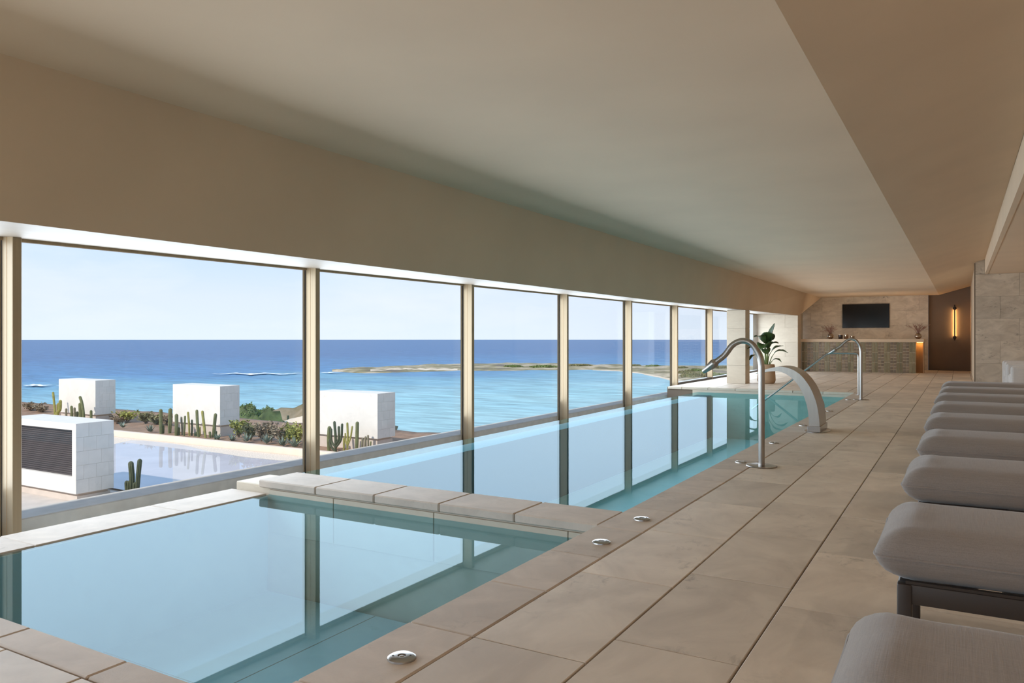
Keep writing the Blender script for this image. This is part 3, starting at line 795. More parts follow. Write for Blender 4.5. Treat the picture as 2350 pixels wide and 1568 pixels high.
# local axes: u = camera right, w = towards the camera
U = Vector((CA, SA, 0)); Wd = Vector((SA, -CA, 0)); Zv = Vector((0, 0, 1))
def lp_(a, b, c): return U * a + Wd * b + Zv * c
LV = [((.00, 0, .50), (.05, .02, .90), (.09, .02, 1.10), (.10, 0, .45), .62, .135, 1),
      ((-.02, .02, .50), (-.06, .05, .95), (-.02, .08, 1.12), (-.6, .3, -.3), .42, .13, 2),
      ((-.02, -.02, .50), (-.05, 0, .9), (-.10, .06, 1.18), (-1.0, .3, -.7), .42, .10, 3),
      ((.02, .02, .50), (.02, .06, .85), (-.03, .12, 1.02), (-.4, .5, -1.5), .50, .12, 4),
      ((.03, .0, .50), (.07, 0, .78), (.16, 0, .93), (1.2, 0, -.1), .36, .07, 5),
      ((.05, .02, .50), (.14, .02, .74), (.22, .02, .86), (1.3, 0, -.9), .42, .065, 6),
      ((.05, .04, .49), (.10, .05, .58), (.16, .06, .66), (1.2, 0, -1.4), .28, .055, 7),
      ((-.04, .03, .50), (-.12, .04, .80), (-.20, .05, .96), (-1.2, .1, -1.0), .42, .07, 8),
      ((-.05, .02, .50), (-.18, .03, .74), (-.27, .04, .80), (-.9, .1, -1.6), .30, .06, 9),
      ((.01, -.04, .50), (.0, -.06, .95), (.04, -.08, 1.15), (.3, -.6, -.6), .45, .11, 10),
      ((.0, .04, .50), (-.03, .08, .70), (-.05, .12, .84), (-.3, .4, -1.2), .38, .09, 11),
      ((-.01, .0, .50), (.01, .04, .80), (.03, .06, .98), (.5, .6, -.9), .40, .10, 12)]
for b_, c_, t_, bd, ln, wd, sd in LV: leaf(lp_(*b_), lp_(*c_), lp_(*t_), lp_(*bd), ln, wd, sd)
# ---- sofas beyond the loungers
def sofa(name, x0, y0, y1, label):
    t = thing(name, label, 'sofa', (x0 + .45, (y0 + y1) / 2, 0), 'light grey sofas by the stone wall')
    box('base', (x0 + .06, y0 + .03, .09), (x0 + .88, y1 - .03, .26), SOFAFAB, t, .03, 3)
    for a, b in ((y0, y0 + .17), (y1 - .17, y1)): box('arm', (x0, a, .06), (x0 + .92, b, .62), SOFAFAB, t, .05, 4)
    box('backrest', (x0 + .70, y0 + .17, .20), (x0 + .92, y1 - .17, .74), SOFAFAB, t, .06, 4)
    nn = max(1, round((y1 - y0 - .34) / .75)); ww = (y1 - y0 - .34) / nn
    for k in range(nn):
        box('seat_cushion', (x0 + .02, y0 + .172 + k * ww, .25), (x0 + .70, y0 + .168 + (k + 1) * ww, .44), SOFAFAB, t, .06, 4)
    for xx in (x0 + .1, x0 + .8):
        for yy in (y0 + .08, y1 - .12): box('foot', (xx, yy, 0), (xx + .05, yy + .05, .1), FRAMEB, t)
sofa('sofa', .76, 15.8, 17.45, 'light grey upholstered two seat sofa behind the last lounger')
sofa('armchair', .80, 18.85, 19.95, 'light grey upholstered armchair nearest the far stone wall')

# ================================================================== OUTSIDE
ZT = -3.0; ZBD = -2.73
tg = poly('terrace', [(-60, -30, ZT), (-6.3, -30, ZT), (-6.3, 19.2, ZT), (-60, 19.2, ZT)], [(0, 1, 2, 3)], TERR); tag(tg, 'flat pale roof terrace below the windows', 'terrace', kind=STR)
rwl = box('retaining_wall', (-60, 19.2, ZT - .5), (-6.3, 19.42, ZBD + .01), SANDW, None, .01); tag(rwl, 'low cream rendered wall edging the planting bed', 'wall', kind=STR)
# soil bed
nx, ny = 90, 12; v = []; f = []
for i in range(nx + 1):
    for j in range(ny + 1):
        x = -60 + 53 * i / nx; y = 19.44 + 6.6 * j / ny
        v.append((x, y, ZBD - .03 + .07 * noise.noise(Vector((x * .9, y * .9, 0))) + .05 * noise.noise(Vector((x * 3, y * 3, 2))) - (1.5 if j == ny else 0)))
for i in range(nx):
    for j in range(ny):
        a = i * (ny + 1) + j; f.append((a, a + ny + 1, a + ny + 2, a + 1))
sb = poly('planting_bed', v, f, SOIL, None, True); tag(sb, 'brown soil planting bed along the terrace edge', 'soil', kind='stuff')
# gravel strip and reflecting pool
edge = [(150, 1030), (262, 1023), (300, 1014), (345, 1012.5), (400, 1020), (430, 1027), (480, 1040), (560, 1053), (640, 1061), (720, 1063), (800, 1062)]
E = [onz(a, b, ZT) for a, b in edge]
for p in E: p.y = min(p.y, 19.0)
gv = poly('gravel_strip', [(-50, 19.18, ZT + .045), (-9, 19.18, ZT + .045), (-9, E[-1].y - 2.5, ZT + .045), (-50, E[0].y - 4, ZT + .045)], [(0, 1, 2, 3)], GRAVEL)
tag(gv, 'strip of pale gravel between the reflecting pool and cream wall', 'gravel', kind='stuff')
wv = [(p.x, p.y, ZT + .06) for p in E] + [(-9.0, 13.0, ZT + .06), (-6.4, 12.0, ZT + .06), (-6.4, 5.0, ZT + .06), (-14.0, 5.0, ZT + .06), (-17.6, 11.0, ZT + .06), (-17.6, 12.5, ZT + .06), (-24, 12.6, ZT + .06)]
rpool = thing('reflecting_pool', 'shallow reflecting pool on the roof terrace outside', 'pool', (-15, 12, ZT))
poly('water', [Vector(p) - rpool.location for p in wv], [tuple(range(len(wv)))], WATER3, rpool)
PALE = plain('pool_bed', (.80, .74, .73), .9, nscale=1, namt=.08)
poly('pool_bed', [Vector((p[0], p[1], ZT + .052)) - rpool.location for p in wv], [tuple(range(len(wv)))], PALE, rpool)
# white stone blocks
def block(X1, Y0, zb, h, wx, dy, label, vent=False, courses=5, ph=.39):
    t = thing('stone_block', label, 'stone block', (X1 - wx / 2, Y0 + dy / 2, zb), 'white stone blocks on the roof terrace')
    z0 = zb + ph
    box('plinth', (X1 - wx + .06, Y0 + .07, zb - .1), (X1 - .07, Y0 + dy - .06, z0 - .07), PLINTH, t)
    box('recess', (X1 - wx + .12, Y0 + .12, z0 - .07), (X1 - .12, Y0 + dy - .1, z0), PLINTH, t)
    if vent:
        fr = .16
        vx0, vx1, vz0, vz1 = X1 - wx + .5, X1 - .17, z0 + .42, z0 + h - .17
        box('body', (X1 - wx, Y0 + .22, z0), (X1 - .012, Y0 + dy, z0 + h), WHITEST, t)
        box('front_stone', (X1 - wx, Y0, z0), (X1 - .012, Y0 + .22, vz0), WHITEST, t)
        box('front_stone', (X1 - wx, Y0, vz1), (X1 - .012, Y0 + .22, z0 + h), WHITEST, t)
        box('front_stone', (vx1, Y0, vz0), (X1 - .012, Y0 + .22, vz1), WHITEST, t)
        box('front_stone', (X1 - wx, Y0, vz0), (vx0, Y0 + .22, vz1), WHITEST, t)
        gg = box('vent_grille', (vx0, Y0 + .10, vz0), (vx1, Y0 + .14, vz1), MESHM, t)
        nsl = 22
        for k in range(nsl):
            zz = vz0 + (vz1 - vz0) * (k + .5) / nsl
            box('louvre', (vx0, Y0 + .075, zz - .012), (vx1, Y0 + .10, zz + .010), MESHM, t)
    else:
        box('body', (X1 - wx, Y0, z0), (X1 - .012, Y0 + dy, z0 + h), WHITEST, t, .006)
    # stones on the side facing the room
    for k in range(courses):
        za, zc = z0 + h * k / courses, z0 + h * (k + 1) / courses
        y = Y0 - (.13 if k % 2 else 0); st = .33
        while y < Y0 + dy - .01:
            a, b = max(y, Y0), min(y + st, Y0 + dy)
            if b - a > .02: box('side_stone', (X1 - .012, a + .002, za + .002), (X1 + rnd.uniform(-.002, .003), b - .002, zc - .002), WHITEST, t)
            y += st
block(-19.05, 11.1, ZT, 1.76, 3.3, 1.0, 'white stone block with dark louvred vent, nearest the window', True, 5, .21)
block(-33.5, 20.4, ZBD, 1.55, 2.9, .95, 'white stone block on the left behind the vented one')
block(-25.2, 20.4, ZBD, 1.55, 2.9, .95, 'middle white stone block behind the row of cacti')
block(-17.2, 20.4, ZBD, 1.55, 2.9, .95, 'white stone block on the right by the sea')
# cacti
def cactus_stem(bm, path, r, n=10):
    P = catmull(path, 5); L = len(P)
    rad = [r * (.82 + .18 * min(1, i / 4)) for i in range(L)]
    d = (P[-1] - P[-2]).normalized()
    P = P + [P[-1] + d * r * .5, P[-1] + d * r * .85, P[-1] + d * r * 1.0]; rad = rad + [r * .85, r * .5, r * .12]
    tube_bm(bm, P, rad, n * 2, n, .22)
def cactus(base, stems, mi, label, group):
    t = thing('cactus', label, 'cactus', base, group)
    for i, (pts, r) in enumerate(stems):
        bm = bmesh.new(); cactus_stem(bm, [Vector(p) for p in pts], r * .68)
        bmesh.ops.recalc_face_normals(bm, faces=bm.faces)
        link('stem' if i == 0 else 'arm', mesh(bm, 'cactus_stem', True, math.radians(60)), CACT[mi], t)
    return t
def col_cactus(pxb, pxt, ytop, Y, zb, mi, r, label, group):
    b = ony(pxb, 1000, Y); b.z = zb
    tp = ony(pxt, ytop, Y); top = Vector((tp.x - b.x, .0, tp.z - zb - r))
    cactus(b, [([(0, 0, -.1), top * .5 + Vector((rnd.uniform(-.02, .02), 0, 0)), top], r)], mi, label, group)
g3 = 'column cacti in front of the middle white block'
c3 = [(370, 369, 937, .10, 0, 'tall column cactus, leftmost of the row by the middle white block'), (374.5, 375, 975, .06, 0, 'short column cactus hugging the leftmost tall one'),
      (389, 391, 935, .11, 0, 'tall column cactus just left of the middle white block'), (404, 405, 948, .10, 0, 'medium column cactus at the left edge of the middle block'),
      (410.5, 410, 979, .09, 0, 'stubby green cactus low before the middle block'), (418.5, 416.6, 956, .05, 3, 'slim greyish cactus left of the green right leaning one'),
      (422, 424.5, 953, .055, 0, 'slim green cactus leaning right beside the greyish slim one'), (435, 431.5, 944, .06, 2, 'yellowish slim cactus at the centre of the middle block'),
      (440, 440.5, 962, .05, 1, 'thin dark cactus right of the yellowish slim one'), (456, 451.7, 939, .08, 0, 'tallest cactus before the right half of middle block'),
      (450.5, 450, 989, .12, 1, 'dark squat cactus at the foot of the tallest one'), (459.5, 458, 978, .065, 2, 'short yellowish cactus right of the tallest one'),
      (472.5, 464.5, 941, .075, 2, 'yellow green cactus leaning left before the middle block'), (481.5, 481.5, 989, .07, 0, 'small stub cactus before the corner of middle block'),
      (489, 494.5, 947, .09, 0, 'thick cactus leaning right at the corner of middle block'), (493.5, 496, 988, .06, 1, 'small dark stub cactus, rightmost by the middle block')]
for i, (pb_, pt_, yt, r, mi, lb) in enumerate(c3): col_cactus(pb_, pt_, yt, 19.72 + .12 * (i % 3), ZBD, mi, r, lb, g3)
g2 = 'cacti in front of the left white block'
c2 = [(152, 152, 936, .07, 3, 'slim cactus at the left edge of the left white block'), (165, 164, 930, .08, 0, 'forked looking cactus before the left white block'),
      (172, 171, 934, .07, 3, 'slim cactus in the middle of the left white block'), (177, 177, 943, .08, 1, 'dark short cactus before the left white block'),
      (185, 184.5, 922, .12, 0, 'tall thick cactus before the right half of the left block'), (208, 209, 940, .08, 0, 'lone cactus at the right corner of the left block')]
for i, (pb_, pt_, yt, r, mi, lb) in enumerate(c2): col_cactus(pb_, pt_, yt, 19.8, ZBD, mi, r, lb, g2)
b = ony(193, 1000, 19.8); b.z = ZBD; k_ = 35 / 1765.
cactus(b, [([(0, 0, -.1), (-.05, 0, .5), (-.16, 0, .95), (-.30, 0, 1.22)], .09)], 0, 'cactus bending over to the left before the left block', g2)
b = ony(127, 1000, 19.8); b.z = ZBD
cactus(b, [([(0, 0, -.1), (-.05, 0, .6), (-.18, 0, 1.35)], .07), ([(.05, 0, 0), (.2, 0, .45), (.24, 0, .85)], .09), ([(0, 0, .05), (.1, 0, .4), (.36, 0, .6), (.40, 0, .98)], .10)], 2, 'branching yellow green cactus left of the left block', g2)
g4 = 'cacti in front of the right white block'
for pb_, pt_, yt, r, mi, lb in [(755, 756, 976, .10, 0, 'stout column cactus just right of the second mullion'), (818, 820, 965.6, .09, 0, 'tall straight cactus before the right white block'),
        (789, 789, 1004, .05, 2, 'short thin yellowish cactus before the right white block'), (838, 839, 1000, .06, 3, 'greyish slim cactus close to the kerb'), (846, 844.5, 997, .05, 3, 'forked slim cactus at the right of the group'),
        (851, 851, 1012, .04, 0, 'smallest cactus at the right end of the group'), (832, 832, 1004, .06, 3, 'short grey cactus left of the slim pair')]:
    col_cactus(pb_, pt_, yt, 19.75, ZBD, mi, r, lb, g4)
b = ony(770, 1000, 19.7); b.z = ZBD
cactus(b, [([(0, 0, -.1), (0, 0, .45), (-.05, 0, .95)], .07), ([(0, 0, .1), (-.18, 0, .3), (-.2, 0, .7)], .06), ([(0, 0, .2), (.14, 0, .4), (.15, 0, .8)], .06), ([(.02, 0, .1), (.25, 0, .4), (.30, 0, .9)], .06), ([(-.02, 0, -.05), (-.22, 0, .15), (-.26, 0, .35)], .06)], 1, 'dark branching cactus before the right white block', g4)
b = ony(797, 1000, 19.7); b.z = ZBD
cactus(b, [([(0, 0, -.1), (.02, 0, .5), (0, 0, .95)], .055), ([(.02, 0, .2), (.15, 0, .5), (.22, 0, .85)], .045), ([(0, 0, .2), (-.08, 0, .35), (-.09, 0, .6)], .04)], 2, 'bright yellow green branching cactus before the right white block', g4)
b = onz(302, 1140, ZT)
cactus(b, [([(0, 0, -.1), (.02, 0, .45), (-.03, 0, .85)], .10), ([(.22, 0, 0), (.27, 0, .5), (.34, 0, .95)], .085), ([(-.16, 0, 0), (-.19, 0, .2), (-.20, 0, .34)], .085), ([(-.10, 0, 0), (-.11, 0, .2), (-.10, 0, .36)], .07), ([(.12, 0, 0), (.13, 0, .2), (.14, 0, .34)], .07)], 1, 'dark green clump of cacti standing by the near vented block', 'cacti on the terrace')
rk = thing('planter_patch', 'dark stone planter patch at the foot of the near cactus clump', 'planter', (b.x, b.y, ZT + .01))
poly('soil_patch', [(-.6, -.5, .06), (.9, -.6, .06), (.7, .4, .06), (-.6, .4, .06), (-.6, -.5, 0), (.9, -.6, 0), (.7, .4, 0), (-.6, .4, 0)], [(0, 1, 2, 3), (0, 4, 5, 1), (1, 5, 6, 2), (2, 6, 7, 3), (3, 7, 4, 0)], SCRUB, rk)
# shrubs
def shrub_mesh(seed, w_, h_, nl=230, ls=.05):
    r2 = random.Random(seed); bm = bmesh.new(); bt = bmesh.new()
    for k in range(14):
        a = r2.uniform(0, 6.28); sp = r2.uniform(.15, .5) * w_; hh = h_ * r2.uniform(.7, 1.0)
        tip = Vector((math.cos(a) * sp, math.sin(a) * sp, hh))
        mid = Vector((tip.x * .4, tip.y * .4, hh * .5))
        tube_bm(bt, [Vector((0, 0, -.05)), mid, tip], [.014, .009, .004], 5)
        for q in range(nl // 14):
            t = r2.uniform(.25, 1.05); c = mid.lerp(tip, max(0, (t - .4) / .6)) if t > .4 else Vector((0, 0, 0)).lerp(mid, t / .4)
            c = c + Vector((r2.gauss(0, .07 * w_), r2.gauss(0, .07 * w_), r2.gauss(0, .05 * h_)))
            ax = Vector((r2.uniform(-1, 1), r2.uniform(-1, 1), r2.uniform(-.3, 1))).normalized(); bx_ = ax.cross(Vector((r2.uniform(-1, 1), r2.uniform(-1, 1), r2.uniform(-1, 1)))).normalized()
            s = ls * r2.uniform(.7, 1.4)
            vs = [bm.verts.new(c + ax * s), bm.verts.new(c + bx_ * s * .5), bm.verts.new(c - ax * s), bm.verts.new(c - bx_ * s * .5)]
            bm.faces.new(vs)
    return mesh(bm, 'foliage'), mesh(bt, 'twigs')
def shrub(px, ytop, ybase, wpx, Y, mi, seed, label, group, ls=.06, nl=430):
    b = ony(px, ybase, Y); b.z = ZBD - .02; d = -b.x * SA + b.y * CA
    t1 = ony(px, ytop, Y)
    fo, tw = shrub_mesh(seed, 1.3 * wpx / F * d, max(.2, t1.z - b.z), nl, ls)
    t = thing('shrub', label, 'shrub', b, group)
    link('foliage', fo, SHR[mi], t); link('twigs', tw, TWIG, t)
gs = 'shrubs in the planting bed'
sh = [(70, 925, 985, 46, 22.6, 2, 'dry grey shrub at the far left by the first mullion'), (98, 932, 985, 36, 22.4, 2, 'dry grey shrub behind the branching cactus'),
      (292, 942, 985, 46, 21.5, 0, 'yellow green shrub right of the left white block'), (272, 955, 985, 30, 21.2, 2, 'dry shrub touching the left white block'), (335, 948, 985, 40, 21.6, 1, 'olive shrub in the middle between left and middle blocks'),
      (362, 953, 985, 34, 21.6, 1, 'sparse olive shrub behind the leftmost tall cactus'), (382, 955, 985, 26, 21.7, 2, 'dry sparse shrub touching the middle block'),
      (548, 966, 1005, 34, 20.5, 0, 'yellow green shrub at the right corner of the middle block'), (575, 972, 1006, 36, 20.2, 1, 'olive brown shrub second right of the middle block'),
      (600, 970, 1008, 38, 20.3, 2, 'brown leaved shrub third right of the middle block'), (622, 974, 1010, 26, 20.2, 2, 'reddish brown shrub fourth right of the middle block'),
      (643, 978, 1012, 28, 20.1, 2, 'dry brown shrub fifth right of the middle block'), (662, 974, 1012, 30, 20.2, 0, 'bright yellow green shrub left of the second mullion'), (683, 978, 1014, 30, 20.0, 0, 'yellow green shrub touching the second mullion')]
for i, (px, yt, yb, wp, Y, mi, lb) in enumerate(sh): shrub(px, yt, yb, wp, Y, mi, 40 + i, lb, gs)
def agave(px, Y, r, label):
    b = ony(px, 1000, Y); b.z = ZBD
    t = thing('agave', label, 'plant', b, 'small agaves in the planting bed'); r2 = random.Random(int(px))
    for k in range(14):
        a = k * 2.4; el = r2.uniform(.35, 1.2); d = Vector((math.cos(a) * math.cos(el), math.sin(a) * math.cos(el), math.sin(el))); s = d.cross(Vector((0, 0, 1))).normalized() * .035
        L = r * r2.uniform(.8, 1.1); m = d * L * .45
        poly('leaf', [-s * .6, s * .6, m + s, m - s, d * L + Vector((0, 0, .02)), m * .6 + Vector((0, 0, -.03))], [(0, 1, 2, 3), (3, 2, 4), (0, 3, 5), (1, 5, 2), (0, 5, 1)], AGAVE, t)
for px, Y, r, lb in [(345, 19.8, .35, 'small grey agave left of the tall cacti'), (281, 20.2, .3, 'grey agave under the yellow green shrub'), (500, 19.65, .25, 'small agave right of the corner cactus'),
        (533, 19.7, .28, 'low agave in the soil right of the middle block'), (566, 19.75, .38, 'grey agave second right of the middle block'), (612, 19.75, .42, 'spiky agave in the middle of the bed'),
        (648, 19.65, .42, 'green agave before the bright shrub'), (676, 19.6, .42, 'spiky agave beside the second mullion')]:
    agave(px, Y, r, lb)
# ---- sea, spit of land, headland
ZS = -17.0
m, nt = newmat('sea_water'); L = nt.links.new
bs = bsdf(nt, Roughness=.35); bs.inputs['Specular IOR Level'].default_value = .12
ge = N(nt, 'ShaderNodeNewGeometry'); dt = N(nt, 'ShaderNodeVectorMath', operation='DOT_PRODUCT'); dt.inputs[1].default_value = (-.905, .426, 0)
L(ge.outputs['Position'], dt.inputs[0])
mp = N(nt, 'ShaderNodeMapping'); mp.inputs['Rotation'].default_value = (0, 0, -YAW); mp.inputs['Scale'].default_value = (.008, .02, 1); L(ge.outputs['Position'], mp.inputs[0])
n1 = N(nt, 'ShaderNodeTexNoise'); n1.inputs['Scale'].default_value = 1.2; n1.inputs['Detail'].default_value = 5; L(mp.outputs[0], n1.inputs['Vector'])
ma = N(nt, 'ShaderNodeMath', operation='MULTIPLY_ADD'); L(n1.outputs['Fac'], ma.inputs[0]); ma.inputs[1].default_value = 220; L(dt.outputs['Value'], ma.inputs[2])
mr = N(nt, 'ShaderNodeMapRange'); mr.inputs['From Min'].default_value = 100; mr.inputs['From Max'].default_value = 900; L(ma.outputs[0], mr.inputs[0])
rp = N(nt, 'ShaderNodeValToRGB'); L(mr.outputs[0], rp.inputs[0]); e = rp.color_ramp.elements
e[0].position = 0; e[0].color = (.42, .57, .55, 1); e[1].position = 1; e[1].color = (.048, .125, .275, 1)
for p, c in ((.22, (.31, .51, .53, 1)), (.40, (.155, .345, .44, 1)), (.52, (.065, .195, .37, 1))):
    el = e.new(p); el.color = c
mp2 = N(nt, 'ShaderNodeMapping'); mp2.inputs['Rotation'].default_value = (0, 0, -YAW); mp2.inputs['Scale'].default_value = (.05, .22, 1); L(ge.outputs['Position'], mp2.inputs[0])
n2 = N(nt, 'ShaderNodeTexNoise'); n2.inputs['Scale'].default_value = 1.5; n2.inputs['Detail'].default_value = 7; n2.inputs['Roughness'].default_value = .65; L(mp2.outputs[0], n2.inputs['Vector'])
mr2 = N(nt, 'ShaderNodeMapRange'); mr2.inputs['From Min'].default_value = .3; mr2.inputs['From Max'].default_value = .7; mr2.inputs['To Min'].default_value = .62; mr2.inputs['To Max'].default_value = 1.5; L(n2.outputs['Fac'], mr2.inputs[0])
xx = N(nt, 'ShaderNodeMixRGB', blend_type='MULTIPLY'); xx.inputs['Fac'].default_value = 1; L(rp.outputs[0], xx.inputs['Color1']); L(mr2.outputs[0], xx.inputs['Color2'])
L(xx.outputs[0], bs.inputs['Base Color'])
bp = N(nt, 'ShaderNodeBump'); bp.inputs['Strength'].default_value = .5; bp.inputs['Distance'].default_value = 1.0; L(n2.outputs['Fac'], bp.inputs['Height']); L(bp.outputs[0], bs.inputs['Normal'])
SEA = m
ring = [(10600 * math.cos(a), 10600 * math.sin(a), ZS) for a in [2 * math.pi * k / 128 for k in range(128)]]
se = poly('sea', ring, [tuple(range(128))], SEA); tag(se, 'turquoise to deep blue sea reaching the horizon', 'sea', kind='stuff')
def ground_mat(name, cols, scale):
    m, nt = newmat(name); L = nt.links.new; b = bsdf(nt, Roughness=.95); b.inputs['Specular IOR Level'].default_value = .1
    g = N(nt, 'ShaderNodeNewGeometry'); n = N(nt, 'ShaderNodeTexNoise'); n.inputs['Scale'].default_value = scale; n.inputs['Detail'].default_value = 9; n.inputs['Roughness'].default_value = .65
    L(g.outputs['Position'], n.inputs['Vector']); r = N(nt, 'ShaderNodeValToRGB'); L(n.outputs['Fac'], r.inputs[0]); e = r.color_ramp.elements
    e[0].position, e[0].color = cols[0][0], c4(cols[0][1]); e[1].position, e[1].color = cols[-1][0], c4(cols[-1][1])
    for p, c in cols[1:-1]:
        el = e.new(p); el.color = c4(c)
    L(r.outputs[0], b.inputs['Base Color']); return m
SPIT = ground_mat('spit_ground', [(.36, (.20, .17, .14)), (.44, (.24, .21, .12)), (.52, (.36, .31, .20)), (.60, (.55, .45, .34)), (.7, (.30, .27, .15))], .05)
HEAD = ground_mat('headland_ground', [(.35, (.17, .15, .08)), (.48, (.24, .19, .12)), (.6, (.33, .26, .18)), (.72, (.22, .20, .09))], .3)
SAND = ground_mat('sand_ground', [(.3, (.52, .42, .31)), (.5, (.70, .58, .45)), (.7, (.78, .66, .52))], .12)
def land(name, near, far, hmax, mat, label, zbase=ZS, nseg=80, nw=14, hfun=None):
    def interp(pl, t):
        s = t * (len(pl) - 1); i = min(int(s), len(pl) - 2); u = s - i
        return (pl[i][0] * (1 - u) + pl[i + 1][0] * u, pl[i][1] * (1 - u) + pl[i + 1][1] * u)
    v = []; f = []
    for i in range(nseg + 1):
        a = onz(*interp(near, i / nseg), zbase); b = onz(*interp(far, i / nseg), zbase)
        for j in range(nw + 1):
            p = a.lerp(b, j / nw); e = min(1, min(j, nw - j) / 3)
            nn = noise.noise(Vector((p.x * .06, p.y * .06, 1))) * .5 + noise.noise(Vector((p.x * .25, p.y * .25, 5))) * .3
            p.z = zbase - .3 + e * (hmax * (.55 + nn) + .35)
            v.append(p)
    for i in range(nseg):
        for j in range(nw):
            a = i * (nw + 1) + j; f.append((a, a + nw + 1, a + nw + 2, a + 1))
    o = poly(name, v, f, mat, None, True); tag(o, label, 'land', kind=STR); return o
land('spit_of_land', [(762, 853), (830, 857.5), (900, 857.5), (980, 854), (1060, 852.5), (1170, 852), (1280, 851), (1370, 850), (1420, 852), (1470, 858), (1540, 874), (1640, 890), (1760, 905)],
     [(764, 851), (830, 844), (900, 840), (980, 836.5), (1060, 835), (1170, 834), (1280, 834), (1370, 838), (1420, 839), (1470, 838.5), (1540, 838), (1640, 838), (1760, 838)], 1.7, SPIT, 'low rocky spit of land with scrub and sandy beach across the bay')
land('beach', [(1360, 850.5), (1420, 853), (1470, 859.5), (1540, 876), (1640, 893)], [(1360, 849), (1420, 850), (1470, 854), (1540, 866), (1640, 880)], .4, SAND, 'pale sandy beach curving along the bay', nseg=40, nw=6)
land('sand_bar', [(850, 856), (950, 852.5), (1050, 851)], [(850, 852.5), (950, 849.5), (1050, 848.5)], 2.3, SAND, 'pale sandy strip on the spit of land', nseg=30, nw=6)
FOAM = plain('sea_foam', (.92, .94, .95), .8)
def surf(pts, wy, label):
    v = []; f = []; n = len(pts)
    for i, (px, py) in enumerate(pts):
        h = wy * (.3 + 1.1 * abs(noise.noise(Vector((px * .06, 0, 3))))) * math.sin(math.pi * (i + .3) / (n - .4))
        v += [onz(px, py + h / 2, ZS + .6), onz(px, py - h / 2, ZS + .6)]
    for i in range(n - 1):
        a = i * 2; f.append((a, a + 2, a + 3, a + 1))
    o = poly('surf', v, f, FOAM); tag(o, label, 'surf', kind='stuff')
surf([(485 + 4 * k, 857.5 + 1.2 * math.sin(k * .35)) for k in range(54)], 4.5, 'line of white surf breaking over the reef near the spit')
surf([(52 + 3 * k, 884 + .6 * math.sin(k * .5)) for k in range(24)], 5.5, 'white breaker at the far left of the bay')
surf([(128 + 2 * k, 885 + .5 * math.sin(k * .4)) for k in range(14)], 1.5, 'thin foam trail beside the left breaker')
surf([(735 + 4 * k, 855.5 - .12 * k) for k in range(14)], 2.0, 'thin surf line at the tip of the spit')
# near headland between the middle block and the second mullion
def mound(name, px, ytop, wpx, d, zb, mat, label, cat, squash=.5, seed=1, kind=None, group=None, rough=.3):
    r = ray(px, ytop); k = d; top = Vector((r.x * k, r.y * k, CAMH + r.z * k))
    wr_ = wpx / F * d / 2; hh = max(top.z - zb, 1.3)
    bm = bmesh.new(); bmesh.ops.create_icosphere(bm, subdivisions=4, radius=1)
    for vv in list(bm.verts):
        nn = 1 + rough * (noise.noise(vv.co * 2.2 + Vector((seed, 0, 0))) * .6 + noise.noise(vv.co * 7 + Vector((0, seed, 0))) * .45 + noise.noise(vv.co * 17 + Vector((0, 0, seed))) * .25)
        vv.co = Vector((vv.co.x * wr_ * nn, vv.co.y * wr_ * squash * nn, (max(0, vv.co.z) ** .62 * hh * nn - (.05 if vv.co.z < 0 else 0))))
    o = link(name, mesh(bm, name, True), mat, None, (top.x, top.y, zb)); o.rotation_euler = (0, 0, YAW)
    tag(o, label, cat, kind=kind, group=group)
    if cat in ('bush', 'tree'):
        r3 = random.Random(seed); bl = bmesh.new(); vs_ = [v_.co.copy() for v_ in o.data.vertices if v_.co.z > 0]
        s0 = wr_ * .085
        for _ in range(700):
            c = r3.choice(vs_) * r3.uniform(.95, 1.06)
            ax = Vector((r3.uniform(-1, 1), r3.uniform(-1, 1), r3.uniform(-1, 1))).normalized(); b2 = ax.cross(Vector((r3.uniform(-1, 1), r3.uniform(-1, 1), r3.uniform(-1, 1)))).normalized()
            bl.faces.new([bl.verts.new(c + ax * s0), bl.verts.new(c + b2 * s0 * .6), bl.verts.new(c - ax * s0), bl.verts.new(c - b2 * s0 * .6)])
        link('foliage', mesh(bl, 'foliage'), SHR[3] if seed % 2 else SHR[1], o)
    return o
mound('headland', 700, 958, 330, 75, ZS, SAND, 'sandy headland behind the planting bed', 'land', .4, 3, STR, rough=.12)
mound('scrub_hill', 735, 933, 400, 84, -13.5, HEAD, 'brown scrub covered hill on the headland', 'hill', .35, 5, STR, rough=.2)
mound('scrub_hill', 600, 956, 190, 74, -12.0, BUSHG, 'dark green low scrub at the foot of the brown hill', 'hill', .15, 8, STR, rough=.35)
gb = 'bushes on the headland'
mound('bush', 568, 932, 62, 78, -8.3, BUSHG, 'round green bush beside the middle white block', 'bush', .7, 11, None, gb)
mound('bush', 615, 937, 46, 86, -8.2, BUSHG, 'low green bush right of the round one', 'bush', .7, 17, None, gb)
b = ray(661, 929) * 80
cactus((b.x, b.y, -8.6), [([(0, 0, -.6), (0, 0, .6), (0, 0, 1.6)], .16), ([(.0, 0, .1), (.35, 0, .3), (.38, 0, .7)], .12)], 1, 'distant dark cactus on top of the scrub hill', 'cacti on the headland')
gt = 'scrub trees on the shore'
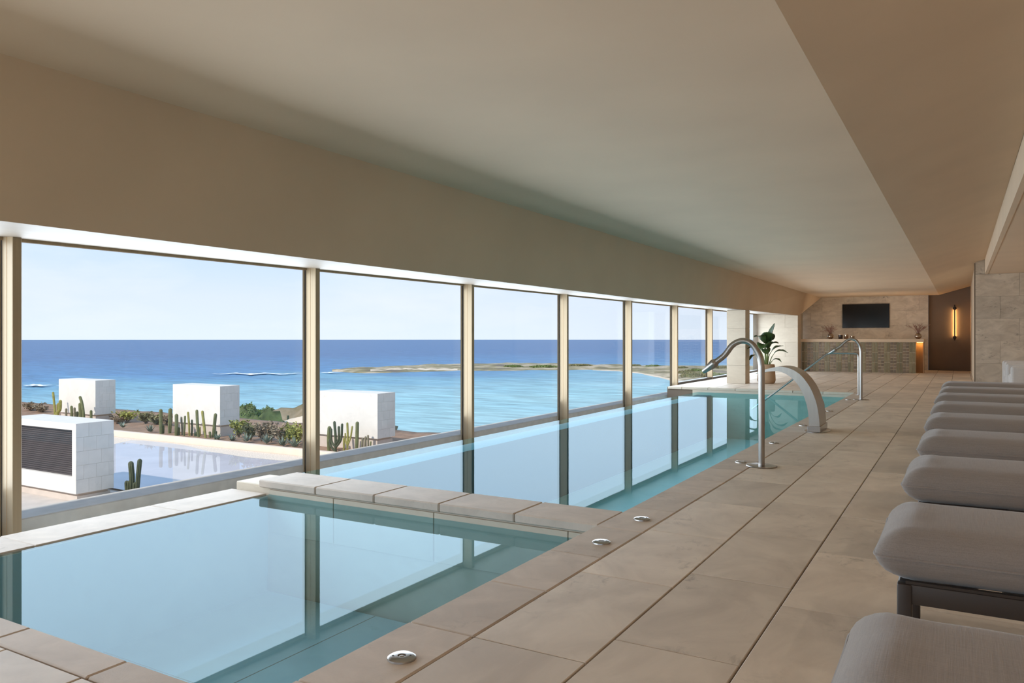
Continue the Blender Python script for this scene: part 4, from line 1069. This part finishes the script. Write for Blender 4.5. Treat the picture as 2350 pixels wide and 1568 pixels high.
for i, (px, yt, wp, dd) in enumerate([(1575, 851, 40, 380), (1600, 848, 46, 400), (1590, 856, 50, 345), (1622, 852, 40, 360), (1655, 846, 40, 450), (1652, 858, 50, 340), (1565, 846, 30, 440), (1500, 843, 34, 470), (1455, 844, 30, 480), (1250, 842, 60, 460), (1330, 841, 50, 480), (1180, 843, 40, 465)]):
    lb = ['green tree mass left of the sixth mullion', 'tall scrub tree behind the sixth mullion', 'bright green scrub near the beach by the sixth mullion', 'scrub tree right of the sixth mullion', 'scrub tree next to the column', 'near green scrub next to the column', 'distant scrub right of the fifth mullion', 'scrub clump left of the fifth mullion', 'scrub clump right of the fourth mullion', 'low scrub on the spit left of the third mullion', 'low scrub on the spit right of the third mullion', 'low scrub mid spit'][i]
    mound('scrub_tree', px, yt, wp, dd, ZS + .5, BUSHG, lb, 'tree', .8, 20 + i, None, gt, rough=.4)
# ------------------------------------------------------------------ lamps of the room, plus added fill lights
def area(name, loc, rot, sx, sy, power, col, parent=None, shape='RECTANGLE', spread=math.pi):
    l = bpy.data.lights.new(name, 'AREA'); l.shape = shape; l.size = sx
    if shape in ('RECTANGLE', 'ELLIPSE'): l.size_y = sy
    l.energy = power; l.color = col; l.spread = spread
    o = bpy.data.objects.new(name, l); C.objects.link(o); o.location = loc; o.rotation_euler = rot
    if parent is not None: o.parent = parent; o.location = Vector(loc) - parent.location
    return o
# area light added in each window bay to brighten the room beyond the sky's light
BAY_FILL = 74.0
for i, ym in enumerate(WN):
    y_end = WN[i + 1] if i + 1 < len(WN) else 26.74
    ln = y_end - ym - .09
    area('bay_fill_light', (XW - .14, ym + ln / 2 + .01, .90), (0, math.radians(-90), 0), 1.76, ln, BAY_FILL, (.76, .885, 1.0))
area('end_fill_light', (-.6, YB + .1, 1.35), (math.radians(90), 0, math.radians(180)), 9.5, 2.3, 150.0, (.9, .95, 1.0))  # added fill light just inside the glazed end, out of view
# recessed downlights
DLR = plain('downlight_rim', (.30, .20, .13), .5)
DLE = plain('downlight_lens', (.9, .8, .65), .4, emis=((1, .78, .52), 6.0))
DLP = 2.0
ordx = ordn + ['twelfth', 'thirteenth']
px_l = [(2350, 527), (2336, 555), (2322, 577), (2312, 595), (2302, 611)]
def downlight(x, y, label):
    t = thing('downlight', label, 'light', (x, y, 2.6), group='recessed ceiling downlights')
    lathe('rim', [(.032, -.004), (.052, -.004), (.055, 0), (.032, 0)], DLR, t, 20)
    lathe('lens', [(0, -.002), (.031, -.002)], DLE, t, 16)
    area('bulb', (x, y, 2.585), (0, 0, 0), .05, .05, DLP, (1, .92, .80), t, 'DISK', math.radians(120))
ys_ = [onz(a, b, 2.6) for a, b in px_l]
print([tuple(round(c, 2) for c in v) for v in ys_])
for k in range(13):
    y = 18.9 - 1.75 * k
    for j, x in enumerate((1.25, 2.6, 3.8)):
        if j == 0: lab = 'recessed downlight over the loungers, %s from far stone wall, row nearest the pool' % ordx[k]
        else: lab = 'recessed downlight over the loungers, %s from far stone wall, row %s' % (ordx[k], ('in the middle', 'by the right wall')[j - 1])
        downlight(x, y, lab)

# bar end lamp and an added fill light
area('bar_led', (-1.10, YBAR + .42, .955), (0, 0, 0), .16, .2, .9, (1, .55, .18))
area('back_bar_fill_light', (-2.8, YBAR + .85, .95), (math.radians(150), 0, 0), 3.0, .06, 14.0, (1, .82, .62))  # unseen lamp added behind the counter to brighten the far end
